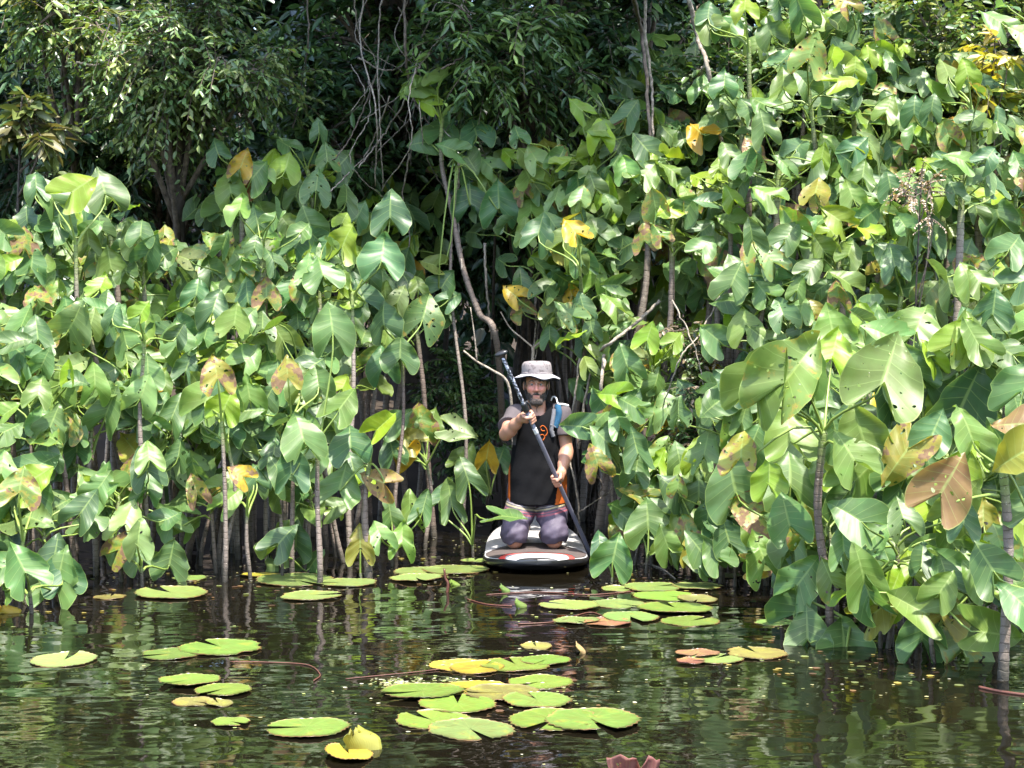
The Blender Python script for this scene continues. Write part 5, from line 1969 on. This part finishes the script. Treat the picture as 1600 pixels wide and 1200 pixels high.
v, f = lathe([(.0905, -.004), (.101, .004), (.1035, .02), (.103, .045), (.1015, .072), (.096, .090), (.085, .100), (.06, .1045), (.03, .106), (.001, .1065)], 44, lump)
v[:, 0] *= 1.10
v[:, 1] *= 1.12
hat = mesh_obj('hat', v + hc - po, f, M_HAT, person)


def brim(a, r, z):
    t = (r - .098) / .068
    sag = -.034 * t ** 1.2 * (.35 + .65 * abs(math.cos(a)) ** 1.5) - .004 * t * max(0, -math.sin(a))
    sag += .012 * t * math.sin(3 * a + 2.1) + .006 * t * math.sin(6 * a)
    if math.cos(a) > .75:
        sag -= .012 * t * (math.cos(a) - .75) / .25
    return r * (1 + .02 * t * math.sin(2 * a + 1)), z + sag


prof = [(.098, .0), (.115, .0), (.13, .0), (.148, .0), (.160, .0), (.166, .0)]
v, f = lathe([(r, .008) for r, _ in prof], 56, brim)
v[:, 0] *= 1.04
v[:, 1] *= 1.06
br = mesh_obj('brim', v + hc - po, f, M_BRIM, hat)
md = br.modifiers.new('thick', 'SOLIDIFY')
md.thickness = .006
v, f = lathe([(r, .0005) for r, _ in prof], 56, brim)
v[:, 0] *= 1.03
v[:, 1] *= 1.05
mesh_obj('brim_lining', v + hc - po, [q_[::-1] for q_ in f], M_UNDER, hat)
v, f = lathe([(.1045, .004), (.1062, .010), (.1062, .018), (.104, .024)], 44, lump)
v[:, 0] *= 1.10
v[:, 1] *= 1.12
mesh_obj('hat_band', v + hc - po, f, M_HAT, hat)
M_CORD = plain('dark_cord', (.015, .015, .016), .7, .2, 50)
p = smooth_path([hc + (.088, -.035, -.005), HO(.078, -.050, -.045), HO(.050, -.070, -.110), HO(.006, -.085, -.150), HO(.004, -.092, -.185)], 26)
v, f, uv = tube(p, .0028, 6)
mesh_obj('chin_cord', v - po, f, M_CORD, hat)
p = smooth_path([hc + (-.088, -.035, -.005), HO(-.076, -.050, -.045), HO(-.046, -.074, -.110), HO(.004, -.085, -.150)], 22)
v, f, uv = tube(p, .0028, 6)
mesh_obj('chin_cord', v - po, f, M_CORD, hat)

# backpack with its shoulder strap
M_BLUE = cloth('blue_strap', (.02, .075, .135), (.015, .055, .10))
M_PACK = cloth('grey_pack', (.14, .14, .15), (.09, .09, .10))
M_TUBE = plain('white_tube', (.5, .5, .49), .35, .08, 20)
bp0 = np.array((.26, 12.02, .62))
pack = empty('backpack', bp0, 'blue and grey backpack on the man\'s back, one strap over his shoulder', 'backpack')
S = SDF((.04, 11.96, .58), (.44, 12.24, 1.16), .008)
S.cone((.24, 12.09, .72), (.24, 12.08, 1.00), .125, .115, .03, .62)
V, F = S.mesh()
mesh_obj('pack_bag', V - bp0, F, M_PACK, pack)
ribbon('strap', [(871, 634), (873, 642), (873, 650), (870, 660), (867, 668)], .045, M_BLUE, pack, .005, .010, bp0)
ribbon('strap', [(866, 640), (864, 652), (862, 662), (861, 672), (864, 682)], .030, M_PACK, pack, .005, .010, bp0)
ribbon('buckle', [(858, 664), (864, 666), (869, 668)], .014, M_PACK, pack, .012, .006, bp0)
p = smooth_path([P(861, 626, 11.86), P(864, 620, 11.85), P(869, 622, 11.83), P(872, 631, 11.80), P(880, 632, 11.82), P(888, 634, 11.84)], 24)
v, f, uv = tube(p, np.array([.006] * 14 + [.010] * 10), 8)
mesh_obj('drinking_tube', v - bp0, f, M_TUBE, pack)

# ------------------------------------------------------------------ labels of the thicket plants: which row, which place in the row
NUM = {3: 'three', 4: 'four', 5: 'five', 6: 'six', 7: 'seven', 8: 'eight', 9: 'nine'}
WHERE = {'arums of the thicket on the near-side bank': 'thicket left of the paddler', 'arums of the thicket on the far-side bank': 'thicket right of the paddler',
         'arums of the near cluster standing out in the water': 'near cluster in the water', 'arums above the dark gap': 'above the dark gap'}
for zone, where in WHERE.items():
    mem = [a for a in ARUMS if a[1] == zone]
    tiers = {}
    for a in mem:
        tiers.setdefault(int((1000 - a[3]) // 110), []).append(a)
    keys = sorted(tiers)
    for ti, k in enumerate(keys):
        row = sorted(tiers[k], key=lambda a: a[2])
        for i, a in enumerate(row):
            t = a[5]
            feat = 'golden-leaved' if 'g' in t else ('yellowing' if 'o' in t else ('lime-tipped' if 'y' in t else ('mottled' if 'p' in t else 'deep green')))
            tier = 'lowest row' if ti == 0 else ('top row' if ti == len(keys) - 1 else ORD[ti] + ' row up')
            a[0]['label'] = f'{feat} arum, {ORD[i]} from left, {tier}, {where}'
for zone, new in (('arums of the thicket on the near-side bank', 'arums of the thicket left of the paddler'), ('arums of the thicket on the far-side bank', 'arums of the thicket right of the paddler'),
                  ('arums of the near cluster standing out in the water', 'arums of the near cluster in the water')):
    for a in ARUMS:
        if a[1] == zone:
            a[0]['group'] = new
